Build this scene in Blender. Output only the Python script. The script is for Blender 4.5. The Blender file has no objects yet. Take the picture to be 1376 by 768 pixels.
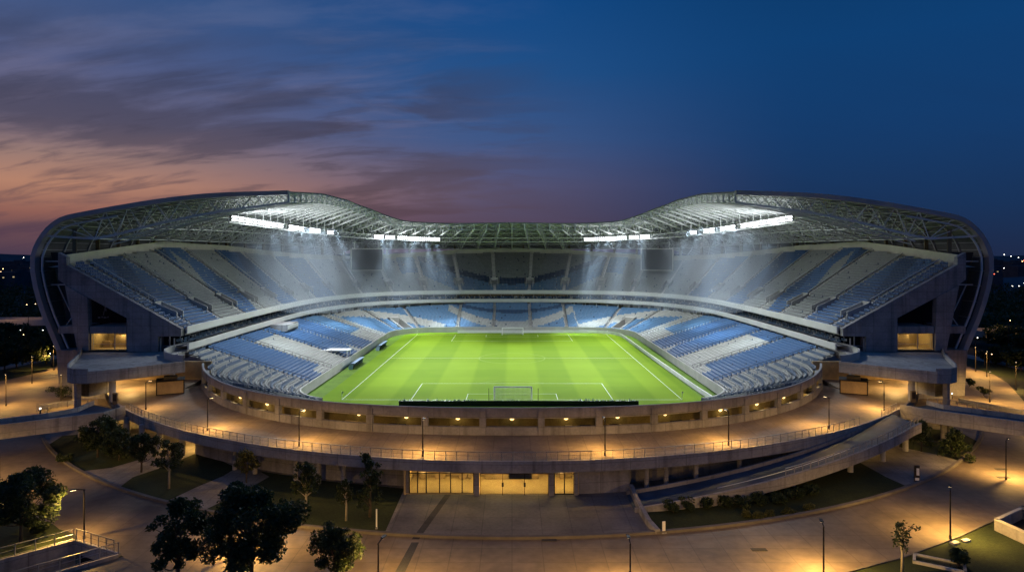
import bpy, bmesh, math, random
import numpy as np
from mathutils import Vector, Matrix
from mathutils.geometry import tessellate_polygon

random.seed(7)
RNG = np.random.default_rng(11)
scene = bpy.context.scene
C = scene.collection
PI = math.pi
F, HZ, CX, CAMZ = 892.0, 340.0, 688.0, 29.3     # focal length in photo pixels, horizon row, centre column, eye height

def at(x, y, z=0.0):
    """photo pixel -> point on the horizontal plane z"""
    Y = F * (CAMZ - z) / (y - HZ)
    return ((x - CX) * Y / F, Y, z)

def atY(x, y, Y):
    """photo pixel -> (X, z) on the vertical plane at depth Y"""
    return ((x - CX) * Y / F, CAMZ - (y - HZ) * Y / F)

# ------------------------------------------------------------------ materials
def srgb(r, g, b):
    def f(c):
        c /= 255.0
        return c / 12.92 if c <= .04045 else ((c + .055) / 1.055) ** 2.4
    return (f(r), f(g), f(b))

def mat(name, col, rough=.8, var=.0, scale=.3, bump=0., bscale=8., metal=0., spec=.3, col2=None, stretch=None, fine=0., stain=0.):
    m = bpy.data.materials.new(name); m.use_nodes = True
    nt = m.node_tree; N = nt.nodes; L = nt.links
    b = N['Principled BSDF']
    b.inputs['Roughness'].default_value = rough
    b.inputs['Metallic'].default_value = metal
    b.inputs['Specular IOR Level'].default_value = spec
    b.inputs['Base Color'].default_value = (*col, 1)
    tc = N.new('ShaderNodeTexCoord')
    src = tc.outputs['Object']
    if stretch:
        mp = N.new('ShaderNodeMapping'); mp.inputs['Scale'].default_value = stretch
        L.new(src, mp.inputs['Vector']); src = mp.outputs['Vector']
    if var > 0:
        n = N.new('ShaderNodeTexNoise'); n.inputs['Scale'].default_value = scale; n.inputs['Detail'].default_value = 8
        n.inputs['Roughness'].default_value = .62
        L.new(src, n.inputs['Vector'])
        r = N.new('ShaderNodeValToRGB')
        c2 = col2 if col2 else tuple(c * (1 + var) for c in col)
        c1 = col if col2 else tuple(c * (1 - var) for c in col)
        r.color_ramp.elements[0].position = .32; r.color_ramp.elements[1].position = .68
        r.color_ramp.elements[0].color = (*c1, 1); r.color_ramp.elements[1].color = (*c2, 1)
        L.new(n.outputs['Fac'], r.inputs['Fac'])
        out = r.outputs['Color']
        if fine > 0:
            n2 = N.new('ShaderNodeTexNoise'); n2.inputs['Scale'].default_value = scale * 14; n2.inputs['Detail'].default_value = 4
            L.new(src, n2.inputs['Vector'])
            mr = N.new('ShaderNodeMapRange'); mr.inputs['From Min'].default_value = .3; mr.inputs['From Max'].default_value = .7
            mr.inputs['To Min'].default_value = 1 - fine; mr.inputs['To Max'].default_value = 1 + fine
            L.new(n2.outputs['Fac'], mr.inputs['Value'])
            mx = N.new('ShaderNodeVectorMath'); mx.operation = 'SCALE'
            L.new(out, mx.inputs[0]); L.new(mr.outputs['Result'], mx.inputs['Scale']); out = mx.outputs['Vector']
        if stain > 0:      # dark run-off streaks down vertical concrete
            mp2 = N.new('ShaderNodeMapping'); mp2.inputs['Scale'].default_value = (1.1, 1.1, .07)
            L.new(tc.outputs['Object'], mp2.inputs['Vector'])
            n3 = N.new('ShaderNodeTexNoise'); n3.inputs['Scale'].default_value = 1.0; n3.inputs['Detail'].default_value = 6
            L.new(mp2.outputs['Vector'], n3.inputs['Vector'])
            m3 = N.new('ShaderNodeMapRange'); m3.inputs['From Min'].default_value = .52; m3.inputs['From Max'].default_value = .72
            m3.inputs['To Min'].default_value = 1; m3.inputs['To Max'].default_value = 1 - stain
            L.new(n3.outputs['Fac'], m3.inputs['Value'])
            mx = N.new('ShaderNodeVectorMath'); mx.operation = 'SCALE'
            L.new(out, mx.inputs[0]); L.new(m3.outputs['Result'], mx.inputs['Scale']); out = mx.outputs['Vector']
        L.new(out, b.inputs['Base Color'])
    if bump > 0:
        n = N.new('ShaderNodeTexNoise'); n.inputs['Scale'].default_value = bscale; n.inputs['Detail'].default_value = 5
        L.new(src, n.inputs['Vector'])
        bp = N.new('ShaderNodeBump'); bp.inputs['Strength'].default_value = bump; bp.inputs['Distance'].default_value = .05
        L.new(n.outputs['Fac'], bp.inputs['Height']); L.new(bp.outputs['Normal'], b.inputs['Normal'])
    return m

def emit(name, col, strength):
    m = bpy.data.materials.new(name); m.use_nodes = True
    nt = m.node_tree; N = nt.nodes; L = nt.links
    b = N['Principled BSDF']
    b.inputs['Base Color'].default_value = (*col, 1)
    b.inputs['Emission Color'].default_value = (*col, 1)
    b.inputs['Emission Strength'].default_value = strength
    return m

def attr_mat(name, attr, rough=.5, spec=.4):
    m = bpy.data.materials.new(name); m.use_nodes = True
    nt = m.node_tree; N = nt.nodes; L = nt.links
    b = N['Principled BSDF']; b.inputs['Roughness'].default_value = rough
    b.inputs['Specular IOR Level'].default_value = spec
    a = N.new('ShaderNodeAttribute'); a.attribute_name = attr
    L.new(a.outputs['Color'], b.inputs['Base Color'])
    return m

def leaf_mat(name, c1, c2):
    m = bpy.data.materials.new(name); m.use_nodes = True
    nt = m.node_tree; N = nt.nodes; L = nt.links
    b = N['Principled BSDF']; b.inputs['Roughness'].default_value = .55
    g = N.new('ShaderNodeNewGeometry')
    r = N.new('ShaderNodeValToRGB')
    r.color_ramp.elements[0].color = (*c1, 1); r.color_ramp.elements[1].color = (*c2, 1)
    L.new(g.outputs['Random Per Island'], r.inputs['Fac']); L.new(r.outputs['Color'], b.inputs['Base Color'])
    t = N.new('ShaderNodeBsdfTranslucent'); L.new(r.outputs['Color'], t.inputs['Color'])
    mx = N.new('ShaderNodeMixShader'); mx.inputs['Fac'].default_value = .35
    L.new(b.outputs['BSDF'], mx.inputs[1]); L.new(t.outputs['BSDF'], mx.inputs[2])
    L.new(mx.outputs['Shader'], N['Material Output'].inputs['Surface'])
    return m

def glass_mat(name, tint=(.9, .95, .95), fac=.12, rough=.03):
    m = bpy.data.materials.new(name); m.use_nodes = True
    nt = m.node_tree; N = nt.nodes; L = nt.links
    N.remove(N['Principled BSDF'])
    t = N.new('ShaderNodeBsdfTransparent'); t.inputs['Color'].default_value = (*tint, 1)
    g = N.new('ShaderNodeBsdfGlossy'); g.inputs['Roughness'].default_value = rough
    mx = N.new('ShaderNodeMixShader'); mx.inputs['Fac'].default_value = fac
    L.new(t.outputs['BSDF'], mx.inputs[1]); L.new(g.outputs['BSDF'], mx.inputs[2])
    L.new(mx.outputs['Shader'], N['Material Output'].inputs['Surface'])
    return m

M = {}
M['concrete'] = mat('concrete', (.38, .365, .35), .85, .22, .22, .25, 3., fine=.12, stain=.4)
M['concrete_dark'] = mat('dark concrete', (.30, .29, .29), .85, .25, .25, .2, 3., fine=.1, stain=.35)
M['concrete_light'] = mat('pale concrete', (.46, .45, .42), .8, .12, .3, .1, 3., fine=.08)
M['fascia'] = mat('painted fascia panels', (.62, .62, .58), .6, .06, .3)
M['terrace'] = mat('terracing concrete', (.34, .335, .32), .85, .2, .5, fine=.1)
M['stair'] = mat('stair concrete', (.62, .60, .55), .8, .12, .8)
M['deck'] = mat('deck paving', (.22, .172, .128), .62, .3, .16, .3, 5., fine=.14, spec=.35)
M['plaza'] = mat('plaza paving', (.165, .13, .095), .55, .42, .075, .3, 4., fine=.16, spec=.35)
M['drive'] = mat('driveway paving', (.16, .15, .15), .7, .3, .2, .25, 4., fine=.14)
M['path'] = mat('footpath paving', (.22, .205, .19), .75, .3, .3, .25, 4., fine=.14)
M['asphalt'] = mat('asphalt', (.05, .05, .052), .8, .25, .4, .2, 9., fine=.2)
M['ramp'] = mat('blue grey ramp surface', (.05, .08, .125), .7, .3, .3, .2, 6., fine=.12)
M['earth'] = mat('dark scrub land', (.03, .036, .026), .95, .5, .02, fine=.2)
M['lawn'] = mat('lawn', (.016, .026, .008), .95, .3, .25, .8, 12., col2=(.034, .046, .013), fine=.25)
M['kerb'] = mat('kerb stone', (.14, .125, .11), .8, .25, .5)
M['steel'] = mat('roof steel', (.62, .64, .63), .5, .12, .3, metal=.0)
M['roofskin'] = mat('roof sheeting', (.17, .18, .175), .5, .2, .15, fine=.1)
M['rim'] = mat('roof edge cladding', (.38, .38, .39), .45, .15, .2)
M['screen'] = mat('facade screen', (.06, .06, .06), .7, .2, .2)
M['dark_metal'] = mat('dark pole metal', (.05, .045, .04), .45, .2, 2., metal=.6)
M['grey_metal'] = mat('grey railing metal', (.36, .36, .35), .4, .1, 2., metal=.4)
M['brown'] = mat('brown column cladding', (.16, .125, .075), .7, .2, .5)
M['beige'] = mat('beige parapet', (.52, .50, .40), .7, .1, .3, fine=.06)
M['white'] = mat('white paint', (.84, .84, .82), .5, .04, 1.)
M['line'] = mat('pitch line paint', (.8, .82, .78), .7)
M['worn_line'] = mat('worn pitch line paint', (.30, .42, .12), .8)
M['cream'] = mat('cream wall', (.60, .45, .22), .7, .15, .35, fine=.1)
M['timber'] = mat('warm interior wall', (.42, .30, .15), .7, .3, .4, fine=.1)
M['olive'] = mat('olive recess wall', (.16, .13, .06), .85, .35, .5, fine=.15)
M['black'] = mat('black recess', (.012, .012, .014), .8, .3, .4)  # plain black parts; also stands in for the shade inside openings
M['glass'] = glass_mat('clear glass')
M['glass_dark'] = glass_mat('tinted box glass', (.45, .52, .55), .25, .05)
M['bark'] = mat('bark', (.10, .08, .06), .9, .3, 3.)
M['bark_pale'] = mat('pale painted bark', (.34, .31, .26), .9, .2, 3.)
M['leaf'] = leaf_mat('leaves', (.018, .034, .010), (.055, .080, .022))
M['leaf_pale'] = leaf_mat('yellow green leaves', (.05, .06, .015), (.12, .12, .03))
M['seat'] = attr_mat('plastic seats', 'tone', .42)
M['net'] = leaf_mat('net cord', (.85, .85, .85), (.9, .9, .9))
M['board_dark'] = mat('dark advertising board', (.012, .02, .018), .35)
M['board_white'] = mat('white advertising board', (.75, .76, .74), .4, .05, .6)
M['dugout'] = mat('pale blue dugout shell', (.32, .45, .62), .3, .1, 1.)
M['hill'] = mat('haze tinted hill scrub', (.05, .065, .08), 1., .4, .01)  # bluish lift in the colour stands in for distance haze
M['block'] = mat('far building wall', (.06, .065, .075), .9, .3, .1)
M['flood'] = emit('floodlight lens', (.93, .97, 1.0), 5.)
M['lamp'] = emit('street lamp lens', (1., .72, .38), 7.)
M['wall_lamp'] = emit('wall lamp lens', (1., .66, .26), 2.6)
M['lamp_far'] = emit('far lamp lens', (1., .62, .28), 9.)
M['lamp_white'] = emit('white lamp lens', (1., .95, .8), 9.)
M['lit_window'] = emit('lit window', (1., .75, .36), .5)
M['green_window'] = emit('lit ground floor window', (.72, .75, .34), .42)
M['red_lamp'] = emit('red lamp lens', (1., .12, .06), 8.)
M['sign_dark'] = mat('dark sign panel', (.03, .022, .018), .5)
M['screen_off'] = mat('switched off screen', (.018, .02, .022), .75)

# pitch: mown bands
def pitch_mat():
    m = bpy.data.materials.new('mown pitch grass'); m.use_nodes = True
    nt = m.node_tree; N = nt.nodes; L = nt.links
    b = N['Principled BSDF']; b.inputs['Roughness'].default_value = .9; b.inputs['Specular IOR Level'].default_value = .1
    tc = N.new('ShaderNodeTexCoord'); sp = N.new('ShaderNodeSeparateXYZ'); L.new(tc.outputs['Object'], sp.inputs[0])
    def wave(sock, period, ph):
        a = N.new('ShaderNodeMath'); a.operation = 'MULTIPLY_ADD'; a.inputs[1].default_value = 2 * PI / period; a.inputs[2].default_value = ph
        L.new(sock, a.inputs[0]); s = N.new('ShaderNodeMath'); s.operation = 'SINE'; L.new(a.outputs[0], s.inputs[0])
        r = N.new('ShaderNodeMapRange'); r.inputs['From Min'].default_value = -.18; r.inputs['From Max'].default_value = .18
        L.new(s.outputs[0], r.inputs['Value']); return r.outputs['Result']
    wx = wave(sp.outputs['X'], 15.2, .6); wy = wave(sp.outputs['Y'], 21., .3)
    ad = N.new('ShaderNodeMath'); ad.operation = 'MULTIPLY_ADD'; ad.inputs[1].default_value = .35
    L.new(wy, ad.inputs[0]); L.new(wx, ad.inputs[2])
    n = N.new('ShaderNodeTexNoise'); n.inputs['Scale'].default_value = .12; n.inputs['Detail'].default_value = 7; n.inputs['Roughness'].default_value = .65
    L.new(tc.outputs['Object'], n.inputs['Vector'])
    a2 = N.new('ShaderNodeMath'); a2.operation = 'MULTIPLY_ADD'; a2.inputs[1].default_value = 1.4
    L.new(n.outputs['Fac'], a2.inputs[0]); L.new(ad.outputs[0], a2.inputs[2])
    r = N.new('ShaderNodeValToRGB'); e = r.color_ramp.elements
    e[0].position = .2; e[0].color = (.125, .225, .007, 1); e[1].position = 1.0; e[1].color = (.190, .305, .013, 1)
    dv = N.new('ShaderNodeMath'); dv.operation = 'MULTIPLY'; dv.inputs[1].default_value = .42
    L.new(a2.outputs[0], dv.inputs[0]); L.new(dv.outputs[0], r.inputs['Fac'])
    L.new(r.outputs['Color'], b.inputs['Base Color'])
    return m
M['pitch'] = pitch_mat()
M['pitch_apron'] = mat('apron grass', (.105, .195, .014), .9, .2, .3, fine=.15)

def paved(m, cell, dark=.66):
    """add slab joints and odd darker slabs to a paving material"""
    nt = m.node_tree; N = nt.nodes; L = nt.links
    b = N['Principled BSDF']; src = b.inputs['Base Color'].links[0].from_socket
    tc = N.new('ShaderNodeTexCoord'); br = N.new('ShaderNodeTexBrick')
    br.inputs['Scale'].default_value = 1; br.inputs['Brick Width'].default_value = cell; br.inputs['Row Height'].default_value = cell
    br.inputs['Mortar Size'].default_value = .05; br.offset = 0
    br.inputs['Color1'].default_value = (1, 1, 1, 1); br.inputs['Color2'].default_value = (.86, .85, .84, 1)
    br.inputs['Mortar'].default_value = (dark, dark, dark, 1)
    L.new(tc.outputs['Object'], br.inputs['Vector'])
    mx = N.new('ShaderNodeMix'); mx.data_type = 'RGBA'; mx.blend_type = 'MULTIPLY'; mx.inputs[0].default_value = 1
    L.new(src, mx.inputs[6]); L.new(br.outputs['Color'], mx.inputs[7]); L.new(mx.outputs[2], b.inputs['Base Color'])
def panelled(m, w=3.6, h=1.35, dark=.62):
    """formwork panel joints on concrete walls (X, Z)"""
    nt = m.node_tree; N = nt.nodes; L = nt.links
    b = N['Principled BSDF']; src = b.inputs['Base Color'].links[0].from_socket
    tc = N.new('ShaderNodeTexCoord'); sp = N.new('ShaderNodeSeparateXYZ'); cb = N.new('ShaderNodeCombineXYZ')
    L.new(tc.outputs['Object'], sp.inputs[0]); L.new(sp.outputs['X'], cb.inputs[0]); L.new(sp.outputs['Z'], cb.inputs[1])
    br = N.new('ShaderNodeTexBrick'); br.inputs['Scale'].default_value = 1; br.inputs['Brick Width'].default_value = w; br.inputs['Row Height'].default_value = h
    br.inputs['Mortar Size'].default_value = .035; br.offset = 0
    br.inputs['Color1'].default_value = (1, 1, 1, 1); br.inputs['Color2'].default_value = (.87, .86, .85, 1); br.inputs['Mortar'].default_value = (dark, dark, dark, 1)
    L.new(cb.outputs[0], br.inputs['Vector'])
    mx = N.new('ShaderNodeMix'); mx.data_type = 'RGBA'; mx.blend_type = 'MULTIPLY'; mx.inputs[0].default_value = 1
    L.new(src, mx.inputs[6]); L.new(br.outputs['Color'], mx.inputs[7]); L.new(mx.outputs[2], b.inputs['Base Color'])
panelled(M['concrete']); panelled(M['concrete_dark'])
paved(M['plaza'], 3.0); paved(M['deck'], 2.4); paved(M['drive'], 3.2); paved(M['path'], 1.5)

# ------------------------------------------------------------------ mesh builder
class MB:
    def __init__(s): s.v = []; s.f = []; s.n = 0
    def add(s, vs, fs):
        o = s.n; s.v.extend([tuple(p) for p in vs]); s.n += len(vs)
        s.f.extend([tuple(i + o for i in f) for f in fs]); return s
    def box(s, cx, cy, cz, sx, sy, sz, rz=0.):
        c, n = math.cos(rz), math.sin(rz); vs = []
        for dz in (-.5, .5):
            for dx, dy in ((-.5, -.5), (.5, -.5), (.5, .5), (-.5, .5)):
                x, y = dx * sx, dy * sy
                vs.append((cx + x * c - y * n, cy + x * n + y * c, cz + dz * sz))
        return s.add(vs, [(3, 2, 1, 0), (4, 5, 6, 7), (0, 1, 5, 4), (1, 2, 6, 5), (2, 3, 7, 6), (3, 0, 4, 7)])
    def beam(s, p, q, w, h=None, n=4, w2=None):
        p = Vector(p); q = Vector(q); d = q - p
        if d.length < 1e-6: return s
        d.normalize(); up = Vector((0, 0, 1)) if abs(d.z) < .95 else Vector((1, 0, 0))
        a = d.cross(up).normalized(); b = a.cross(d).normalized(); h = w if h is None else h
        vs = []
        for k, c in enumerate((p, q)):
            sc = 1 if (k == 0 or w2 is None) else w2 / w
            for i in range(n):
                t = 2 * PI * (i + .5) / n
                r = .5 / math.cos(PI / n) if n == 4 else .5
                vs.append(c + a * math.cos(t) * w * r * sc + b * math.sin(t) * h * r * sc)
        fs = [(i, (i + 1) % n, n + (i + 1) % n, n + i) for i in range(n)] + [tuple(range(n - 1, -1, -1)), tuple(range(n, 2 * n))]
        return s.add(vs, fs)
    def tube(s, pts, rs, n=7):
        pts = [Vector(p) for p in pts]; o = []
        for i, p in enumerate(pts):
            d = (pts[min(i + 1, len(pts) - 1)] - pts[max(i - 1, 0)]).normalized()
            up = Vector((0, 0, 1)) if abs(d.z) < .9 else Vector((1, 0, 0))
            a = d.cross(up).normalized(); b = a.cross(d).normalized()
            o.append([p + (a * math.cos(2 * PI * k / n) + b * math.sin(2 * PI * k / n)) * rs[i] for k in range(n)])
        vs = [v for r in o for v in r]; fs = []
        for i in range(len(pts) - 1):
            for k in range(n):
                fs.append((i * n + k, i * n + (k + 1) % n, (i + 1) * n + (k + 1) % n, (i + 1) * n + k))
        fs.append(tuple(range(n - 1, -1, -1))); m = (len(pts) - 1) * n; fs.append(tuple(range(m, m + n)))
        return s.add(vs, fs)
    def prism(s, poly, z0, z1):
        n = len(poly)
        vs = [(x, y, z0) for x, y in poly] + [(x, y, z1) for x, y in poly]
        return s.add(vs, [tuple(range(n - 1, -1, -1)), tuple(range(n, 2 * n))] + [(i, (i + 1) % n, n + (i + 1) % n, n + i) for i in range(n)])
    def prism_y(s, poly, y0, y1):
        """outline in X,z extruded along Y"""
        n = len(poly)
        vs = [(x, y0, z) for x, z in poly] + [(x, y1, z) for x, z in poly]
        return s.add(vs, [tuple(range(n)), tuple(range(2 * n - 1, n - 1, -1))] + [((i + 1) % n, i, n + i, n + (i + 1) % n) for i in range(n)])
    def loft(s, rows, closed=False):
        """rows: list of equally long polylines"""
        m = len(rows[0]); vs = [p for r in rows for p in r]; fs = []
        R = len(rows)
        for i in range(R if closed else R - 1):
            i2 = (i + 1) % R
            for j in range(m - 1):
                fs.append((i * m + j, i * m + j + 1, i2 * m + j + 1, i2 * m + j))
        return s.add(vs, fs)
    def flat(s, poly, z):
        tri = tessellate_polygon([[Vector((x, y, 0)) for x, y in poly]])
        return s.add([(x, y, z) for x, y in poly], [tuple(t) for t in tri])
    def build(s, name, m=None, parent=None, smooth=False, flip=None):
        me = bpy.data.meshes.new(name); me.from_pydata(s.v, [], s.f)
        bm = bmesh.new(); bm.from_mesh(me); bmesh.ops.recalc_face_normals(bm, faces=bm.faces)
        if flip == 'up':
            for f in bm.faces:
                if f.normal.z < 0: f.normal_flip()
        bm.to_mesh(me); bm.free()
        if m is not None: me.materials.append(m)
        if smooth: me.polygons.foreach_set('use_smooth', [True] * len(me.polygons))
        o = bpy.data.objects.new(name, me); C.objects.link(o)
        if parent is not None: o.parent = parent
        return o

def tag(o, label=None, cat=None, group=None, kind=None):
    if label: o['label'] = label
    if cat: o['category'] = cat
    if group: o['group'] = group
    if kind: o['kind'] = kind
    return o

def thing(name, label, cat, loc=(0, 0, 0), rz=0., group=None):
    o = bpy.data.objects.new(name, None); o.empty_display_size = .5; C.objects.link(o)
    o.location = loc; o.rotation_euler = (0, 0, rz)
    return tag(o, label, cat, group)

def dup(root, loc, rz, label, group=None, scale=None):
    r = root.copy(); C.objects.link(r); r.location = loc; r.rotation_euler = (0, 0, rz); r['label'] = label
    if group: r['group'] = group
    if scale: r.scale = (scale, scale, scale)
    for ch in list(root.children):
        c = ch.copy(); C.objects.link(c); c.parent = r
        for g in list(ch.children):
            d = g.copy(); C.objects.link(d); d.parent = c
    return r

def light(name, kind, loc, energy, col, target=None, parent=None, size=.3, angle=120, blend=.6, sy=None):
    l = bpy.data.lights.new(name, kind); l.energy = energy; l.color = col
    if kind == 'SPOT': l.spot_size = math.radians(angle); l.spot_blend = blend; l.shadow_soft_size = size
    elif kind == 'POINT': l.shadow_soft_size = size
    elif kind == 'AREA':
        l.shape = 'RECTANGLE'; l.size = size; l.size_y = sy or size
    o = bpy.data.objects.new(name, l); C.objects.link(o); o.location = loc
    if target is not None:
        d = Vector(target) - Vector(loc); o.rotation_euler = d.to_track_quat('-Z', 'Y').to_euler()
    if parent is not None: o.parent = parent
    return o

ORD = ['first', 'second', 'third', 'fourth', 'fifth', 'sixth', 'seventh', 'eighth', 'ninth', 'tenth', 'eleventh', 'twelfth', 'thirteenth', 'fourteenth', 'fifteenth', 'sixteenth', 'seventeenth', 'eighteenth', 'nineteenth', 'twentieth', 'twenty first', 'twenty second', 'twenty third', 'twenty fourth', 'twenty fifth', 'twenty sixth', 'twenty seventh', 'twenty eighth']

# ------------------------------------------------------------------ plan curves
CY = 185.0
NEARB = 2.2      # the sides run on almost straight towards the open end
def se(a, b, n, t):
    c, s = np.cos(t), np.sin(t)
    return np.stack([a * np.sign(c) * np.abs(c) ** (2 / n), CY + np.where(s < 0, NEARB, 1) * b * np.sign(s) * np.abs(s) ** (2 / n)], -1)

def ring(a, b, n, ys, us):
    """open ring from the near left end (Y = ys) round the far end to the near right, points at arc-length fractions us"""
    d = math.asin(min(1, ((CY - ys) / (b * NEARB))) ** (n / 2))
    t = np.linspace(PI + d, -d, 4001)
    # finer where the power curve jumps
    p = se(a, b, n, t); L = np.concatenate([[0], np.cumsum(np.hypot(*np.diff(p, axis=0).T))])
    L /= L[-1]; us = np.asarray(us, float)
    return np.stack([np.interp(us, L, p[:, 0]), np.interp(us, L, p[:, 1])], -1)

def ringlen(a, b, n, ys):
    p = ring(a, b, n, ys, np.linspace(0, 1, 2000)); return float(np.hypot(*np.diff(p, axis=0).T).sum())

def normals(p):
    d = np.gradient(p, axis=0); d /= np.linalg.norm(d, axis=1)[:, None] + 1e-9
    return np.stack([-d[:, 1], d[:, 0]], -1)      # outward for left -> far -> right traversal
def ell_near(a, b, n, X):
    """Y of the near side of a superellipse at X"""
    return CY - b * (max(0., 1 - (abs(X) / a) ** n)) ** (1 / n)
def smooth(a, b, x):
    t = np.clip((np.asarray(x, float) - a) / (b - a), 0, 1); return t * t * (3 - 2 * t)
FLOOD_W = 34000.; STAND_FILL_W = 10500.; SHAFT_W = 110000.; SPILL_W = 1250.; UPPER_FILL_W = 1900.; MIST = 0.0080; SHAFTS = (1, 4, 7, 9, 10, 12, 13, 14)
CLOUD_ROT = 8.; CLOUD_LOC = (11.3, 4.2, 0)
# ================================================================== SETTING
def structure(o): o['kind'] = 'structure'; return o
# ---- ground with a hole for the sunken ramp in the near left corner
PIT = [at(101, 730)[:2], at(158, 748)[:2], (-35.2, 46.), (-46.0, 46.)]   # corners of the sunken ramp at ground level
PIT[2] = (PIT[1][0] - .35 * (PIT[1][1] - 40), 40.); PIT[3] = (PIT[0][0] - .35 * (PIT[0][1] - 40) , 40.)
# direction of the ramp follows the photograph's railing lines
_p0 = Vector(at(0, 757)[:2]); _p1 = Vector(PIT[0]); _d = (_p0 - _p1).normalized()
PIT[3] = tuple(_p1 + _d * 26); PIT[2] = tuple(Vector(PIT[1]) + _d * 26)
g = MB()
outer = [(-5000, -400), (5000, -400), (5000, 7000), (-5000, 7000)]
allp = outer + PIT
tri = tessellate_polygon([[Vector((x, y, 0)) for x, y in outer], [Vector((x, y, 0)) for x, y in PIT]])
g.add([(x, y, 0) for x, y in allp], [tuple(t) for t in tri])
structure(g.build('ground', M['earth'], flip='up'))

# ---- plaza sheet all round the stadium, notched round the sunken ramp
def ell_arc(a, b, t0, t1, n, cy=CY):
    return [(a * math.cos(t), cy + b * math.sin(t)) for t in np.linspace(t0, t1, n)]
pl = MB()
poly = ell_arc(128, 133, math.radians(-68), math.radians(-112), 40)
poly = []
# near right outer edge (ring road) then round the far side and back to the near left
poly += [at(1140, 768)[:2], at(1215, 748)[:2], at(1285, 722)[:2], at(1340, 697)[:2], at(1376, 679)[:2], (70, 88), (84, 103), (96, 122), (112, 150), (124, 178), (122, 215), (112, 245)]
poly += [(80, 300), (0, 318), (-80, 300), (-112, 245), (-126, 210), (-132, 178), (-128, 150), (-118, 118), (-96, 84), (-84, 70)]
poly += [at(-60, 690)[:2], at(40, 700)[:2], at(100, 716)[:2], tuple(Vector(PIT[0]) + Vector((.1, .5))), tuple(Vector(PIT[1]) + Vector((.5, .2))), tuple(Vector(PIT[2]) + Vector((.6, 0)))]
poly += [(-40, 30), (27, 30), (27, 56)]
pl.flat(poly, .004)
structure(pl.build('plaza', M['plaza'], flip='up'))

# dark drainage seams in the plaza
# ---- lawns, paths, drive (z layers 4 mm apart)
def sheet(name, pts, z, m, kind='structure', px=True):
    b = MB(); b.flat([at(*p)[:2] for p in pts] if px else pts, z)
    o = b.build(name, m, flip='up'); o['kind'] = kind; return o
def kerb_pt(X): return (X, CY - 117 * math.sqrt(1 - (X / 102) ** 2))
def kerb_arc(x0, x1, n=24, off=0.):
    return [(X, CY - (117 - off) * math.sqrt(1 - (X / (102 - off)) ** 2)) for X in np.linspace(x0, x1, n)]
def deck_pt(X, off=0.): return (X, CY - (105.6 + off) * math.sqrt(max(0, 1 - (X / (93 + off)) ** 2)))
def deck_arc(x0, x1, n=24, off=0.): return [deck_pt(X, off) for X in np.linspace(x0, x1, n)]

# band of footpath paving between kerb and podium
band = kerb_arc(-78, 78, 70, .25) + deck_arc(78, -78, 60, -7.)
sheet('path', band, .008, M['path'], px=False)
# drive to the doors
drv = [at(545, 664)[:2], at(517, 723)[:2]] + kerb_arc(at(517, 723)[0], at(872, 720)[0], 14, .3) + [at(872, 719)[:2], at(850, 662)[:2], at(773, 660)[:2]]
drv = [deck_pt(-12.9, -1.2), *[p for p in kerb_arc(-13.1, 14.3, 16, .25)], at(852, 662)[:2], deck_pt(11.5, -1.2)]
sheet('driveway', drv, .012, M['drive'], px=False)
sheet('driveway_seam', [(598, 664), (606, 664), (563, 724), (553, 724)], .016, M['asphalt'])
sheet('plaza_seam', [(553, 728), (563, 728), (541, 775), (527, 775)], .008, M['asphalt'])

lawns = {
 'lawn': [[at(84, 585)[:2], *kerb_arc(at(68, 596)[0], at(111, 632)[0], 8, .5), at(150, 628)[:2], at(188, 617)[:2], at(205, 602)[:2], at(196, 592)[:2], at(150, 580)[:2]],
          [*kerb_arc(at(156, 657)[0], at(217, 678)[0], 8, .5), at(262, 655)[:2], at(300, 639)[:2], at(318, 628)[:2], at(270, 606)[:2], at(216, 628)[:2], at(178, 641)[:2]],
          [*kerb_arc(at(268, 690)[0], at(514, 722)[0], 14, .5), deck_pt(-13.4, -2.2), deck_pt(-24, -2.4), deck_pt(-34, -2.4), at(362, 640)[:2], at(330, 658)[:2]],
          [at(884, 716)[:2], *kerb_arc(at(884, 720)[0], at(1222, 655)[0], 18, .5), at(1190, 640)[:2], at(1150, 618)[:2], at(1085, 640)[:2], at(1000, 655)[:2], at(866, 684)[:2]],
          [at(1208, 600)[:2], at(1262, 611)[:2], *kerb_arc(at(1283, 616)[0], at(1312, 592)[0], 6, .5), at(1290, 580)[:2], at(1215, 572)[:2]]]}
for i, p in enumerate(lawns['lawn']):
    sheet('lawn', p, .016, M['lawn'], px=False, kind='structure')
# outer lawns: near right, and round the tree in the near left corner
sheet('lawn', [at(1140, 768)[:2], at(1215, 748)[:2], at(1285, 722)[:2], at(1340, 697)[:2], at(1376, 679)[:2], (70, 88), (110, 88), (110, 20), (34, 20)], .008, M['lawn'], px=False)
sheet('lawn', [at(-70, 690)[:2], at(-70, 660)[:2], at(0, 676)[:2], at(40, 693)[:2], at(72, 704)[:2], at(84, 714)[:2], tuple(Vector(PIT[0]) + Vector((-.8, .1))), tuple(Vector(PIT[3]) + Vector((-.9, 0))), (-75, 40)], .010, M['lawn'], px=False)
# verges and roads far left and far right
for sx in (-1, 1):
    mx = lambda pts: [(CX * 2 - x if sx > 0 else x, y) for x, y in pts]
    sheet('lawn', mx([(-120, 560), (-120, 520), (0, 497), (84, 480), (95, 486), (40, 503), (0, 512), (-60, 530)]), .012, M['lawn'])
    sheet('footpath', mx([(-140, 520), (0, 492), (84, 474), (84, 479), (0, 497), (-140, 530)]), .016, M['path'])
    sheet('road', mx([(-300, 452), (-300, 470), (0, 456), (95, 452), (95, 446), (0, 447)]), .012, M['asphalt'])

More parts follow.
